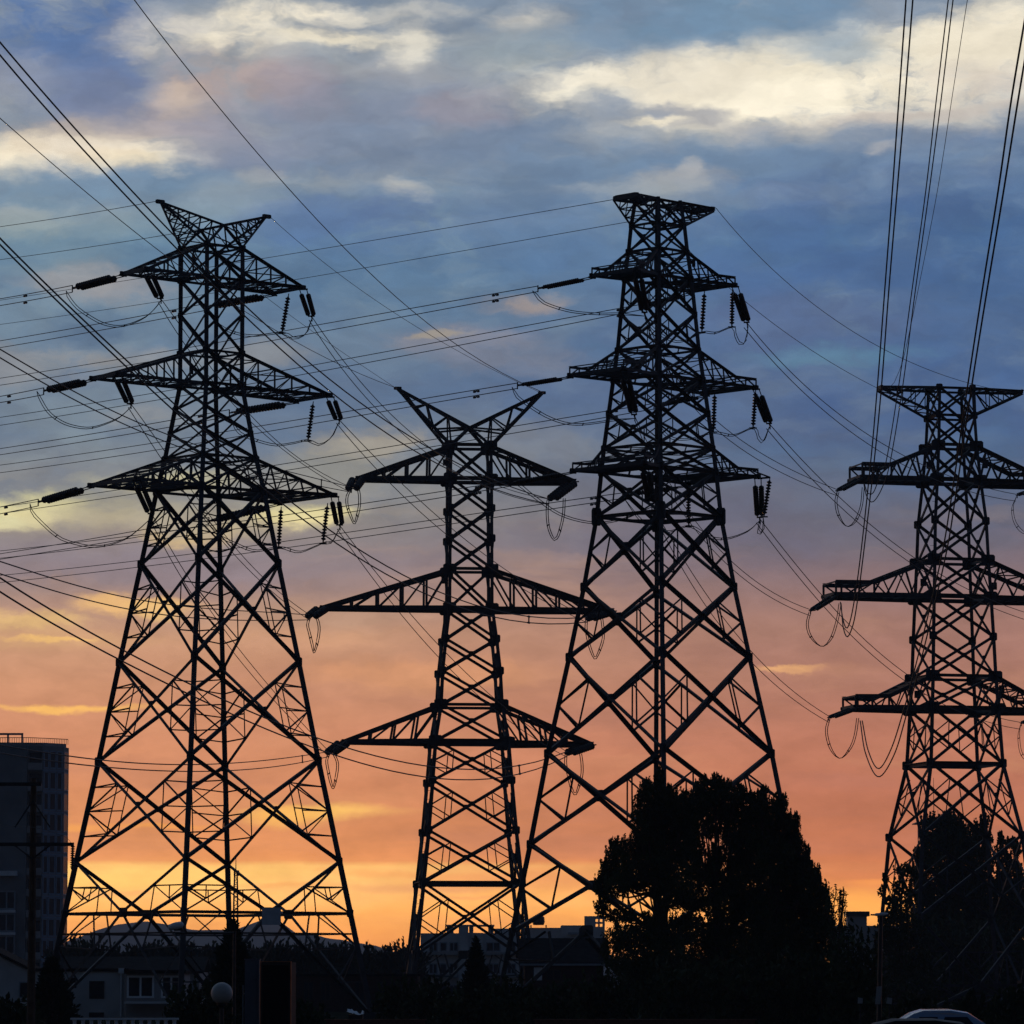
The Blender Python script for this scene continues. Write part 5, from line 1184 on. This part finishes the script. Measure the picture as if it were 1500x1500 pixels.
tree('poplar', 'rightmost poplar with a forked top beside the right leg of the pylon', 398, 1478,
     [(1470, 1282, 12, 14), (1458, 1345, 22, 24), (1496, 1300, 10, 20), (1482, 1335, 24, 26), (1466, 1230, 5, 10), (1478, 1236, 12, 8), (1490, 1246, 8, 10), (1470, 1256, 12, 18), (1488, 1280, 14, 26), (1472, 1310, 18, 26), (1495, 1330, 20, 34), (1480, 1380, 36, 40), (1480, 1440, 50, 50)], .26, 2.0, 1.5, GP, seed=8, base_w=.3, aspect=1.4, up=.6)
tree('sapling', 'slender leafy tree hugging the left leg of the right-edge pylon', 300, 1318,
     [(1300, 1345, 14, 12), (1340, 1362, 20, 24), (1294, 1372, 16, 24), (1314, 1325, 10, 12), (1322, 1276, 13, 10), (1334, 1284, 8, 14), (1318, 1300, 12, 14), (1330, 1312, 10, 18), (1298, 1288, 6, 7), (1292, 1306, 7, 8), (1304, 1322, 12, 8), (1322, 1340, 16, 18), (1310, 1362, 26, 22), (1330, 1400, 44, 34), (1330, 1450, 50, 40)], .22, 1.0, .8, seed=9, base_w=.14, aspect=1.5)
# conifers
def conifer(label, px, ytop, ybase_w, D, seed, shape=1.0):
    rs = np.random.RandomState(seed); root = thing('conifer', label, 'tree', (X(px, D), D, 0), 'dark conifers'); k = D / F
    m = MB(); zt_ = Z(ytop, D); hw = ybase_w * k
    n = 5200
    t = rs.uniform(0, 1, n) ** .62; ang_ = rs.uniform(0, 2 * math.pi, n); lump = 1 + .16 * np.sin(t * 37 + ang_ * 3) + .1 * np.sin(ang_ * 7 + t * 80)
    rr = hw * (t ** shape) * lump * rs.uniform(.45, 1, n); z_ = zt_ * (1 - t) + .1
    for i in range(n):
        p = np.array((X(px, D) + rr[i] * math.cos(ang_[i]), D + rr[i] * math.sin(ang_[i]), z_[i])); out = np.array((math.cos(ang_[i]), math.sin(ang_[i]), rs.uniform(.1, 1.3))); out /= np.linalg.norm(out)
        s_ = np.cross(out, rs.normal(size=3)); s_ /= np.linalg.norm(s_); l = rs.uniform(.12, .38); w_ = l * .45; o = len(m.v)
        m.v += [tuple(p - out * l * .4), tuple(p + s_ * w_ * .5), tuple(p + out * l * .6), tuple(p - s_ * w_ * .5)]; m.f.append((o, o + 1, o + 2, o + 3))
    m.build('crown', LEAF2, root); m = MB(); m.tube([(X(px, D), D, 0), (X(px, D), D, zt_ * .97)], .11, 8, .01); m.build('trunk', BARK, root)
conifer('broad dark conifer in front of the white house at lower left', 76, 1404, 44, 200, 11, .8)
conifer('narrow dark conifer under the telecom mast by the globe lamp', 341, 1351, 52, 180, 12, .75)
conifer('pointed dark conifer in front of the walk-up apartment block', 697, 1376, 34, 210, 13, .9)
# feathery trees along the horizon
rs = np.random.RandomState(21); xs_ = list(np.linspace(92, 610, 30)); NB = len(xs_)
def bush(px, ytop, D, hwp, label, seed):
    rs = np.random.RandomState(seed); root = thing('feathery_tree', label, 'tree', (X(px, D), D, 0), 'row of feathery trees on the horizon'); k = D / F
    m = MB(); h = Z(ytop, D); hw = hwp * k
    for j in range(34):
        a_ = rs.uniform(-1, 1); lean = a_ * .5 + rs.uniform(-.12, .12); b0 = np.array((X(px, D) + a_ * hw * .6, D + rs.uniform(-1, 1) * hw, h * rs.uniform(.3, .6))); L = h * rs.uniform(.28, .5) * (1 - .25 * abs(a_))
        ax_ = np.array((math.sin(lean), rs.uniform(-.15, .15), math.cos(lean))); tip_ = b0 + ax_ * L
        for q_ in range(16):
            t = q_ / 16; p = b0 + ax_ * L * t; d_ = ax_ + rs.normal(size=3) * .38; d_ /= np.linalg.norm(d_); s_ = np.cross(d_, rs.normal(size=3)); s_ /= np.linalg.norm(s_); l = (1.15 - .6 * t) * rs.uniform(.7, 1.2); w_ = .3
            o = len(m.v); m.v += [tuple(p), tuple(p + d_ * l * .5 + s_ * w_ * .5), tuple(p + d_ * l), tuple(p + d_ * l * .5 - s_ * w_ * .5)]; m.f.append((o, o + 1, o + 2, o + 3))
    leaves(m, (X(px, D), D, h * .36), (hw * 1.2, hw, h * .46), 900, 1.0, rs, .8, 2.5, .1)
    m.build('crown', LEAF2, root); m = MB(); m.tube([(X(px, D), D, 0), (X(px, D), D, h * .6)], .16, 6, .06); m.build('trunk', BARK, root)
refs = [(110, 'the base of the left tower'), (180, 'the left foot of the leftmost pylon'), (240, 'the pale lamp head'), (310, 'the long lamp arm'), (350, 'the telecom mast'), (400, 'the pale pylon board'), (450, 'the dark display case'), (520, 'the right foot of the leftmost pylon'), (590, 'the left foot of the slim pylon')]
size_w = ['short', 'tall', 'wide', 'spiky', 'thin-topped', 'bushy']
used_l = set()
for i, px in enumerate(xs_):
    px += rs.uniform(-5, 5); yt_ = np.interp(px, [92, 130, 200, 260, 330, 420, 480, 540, 575, 592, 612], [1372, 1374, 1377, 1379, 1378, 1373, 1379, 1385, 1382, 1370, 1386]) + rs.uniform(-5, 6)
    rf_ = min(refs, key=lambda r: abs(r[0] - px)); side_ = 'left of' if px < rf_[0] - 6 else 'right of' if px > rf_[0] + 6 else 'directly behind'
    for wd_ in [size_w[(i + q_) % 6] for q_ in range(6)]:
        lab = f'{wd_} feathery tree on the horizon just {side_} {rf_[1]}'
        if lab not in used_l: used_l.add(lab); break
    bush(px, yt_, 470 + rs.uniform(-25, 25), rs.uniform(15, 21), lab, 100 + i)
# dark shrubs along the bottom
SH = [(20, 1462, 40, 'dark shrub at the bottom left corner below the gabled house', 160), (445, 1470, 44, 'dark shrub at the foot of the display case', 150), (590, 1432, 36, 'dark shrub at the left foot of the slim pylon', 200), (640, 1436, 44, 'rounded dark shrub left of the pointed conifer', 195),
      (745, 1430, 40, 'rounded dark shrub right of the pointed conifer', 195), (820, 1438, 52, 'wide dark shrub in front of the tiled house', 190), (885, 1424, 44, 'dark shrub at the left foot of the big clump', 176),
      (1005, 1405, 60, 'dark shrub below the tallest tree of the big clump', 172), (1095, 1400, 60, 'dark shrub under the middle of the big clump', 172), (1190, 1388, 52, 'dark shrub under the right side of the big clump', 172), (1250, 1366, 42, 'dark shrub in front of the capped stair head', 170),
      (1345, 1348, 58, 'tall dark shrub among the poplars behind the pale car', 390), (1465, 1340, 66, 'dark shrub at the right edge under the poplars', 392), (1405, 1350, 60, 'dark shrub between the legs of the right-edge pylon', 388), (1340, 1462, 40, 'low dark shrub behind the pale car', 150), (1420, 1458, 44, 'low dark shrub right of the pale car', 152), (1485, 1450, 40, 'low dark shrub at the bottom right corner', 150), (290, 1440, 46, 'dark shrub left of the globe lamp', 165), (700, 1450, 60, 'low dark shrub below the pointed conifer', 170)]
for i, (px, yt_, hw_, lab, D) in enumerate(SH):
    yb_ = HOR + CAMH / D * F; h_ = yb_ - yt_; n_ = 3
    cl = [(px + hw_ * (j - 1) * .55, yt_ + h_ * .4 + abs(j - 1) * 7, hw_ * .5, h_ * .4) for j in range(3)] + [(px + hw_ * (j - 1.5) * .5, yb_ - h_ * .3, hw_ * .5, h_ * .34) for j in range(4)]
    tree('shrub', lab, D, px, cl, .26 * max(1, D / 200), .9, .5, 'dark shrubs along the ground', seed=200 + i, base_w=.06, cat='shrub', up=.4)
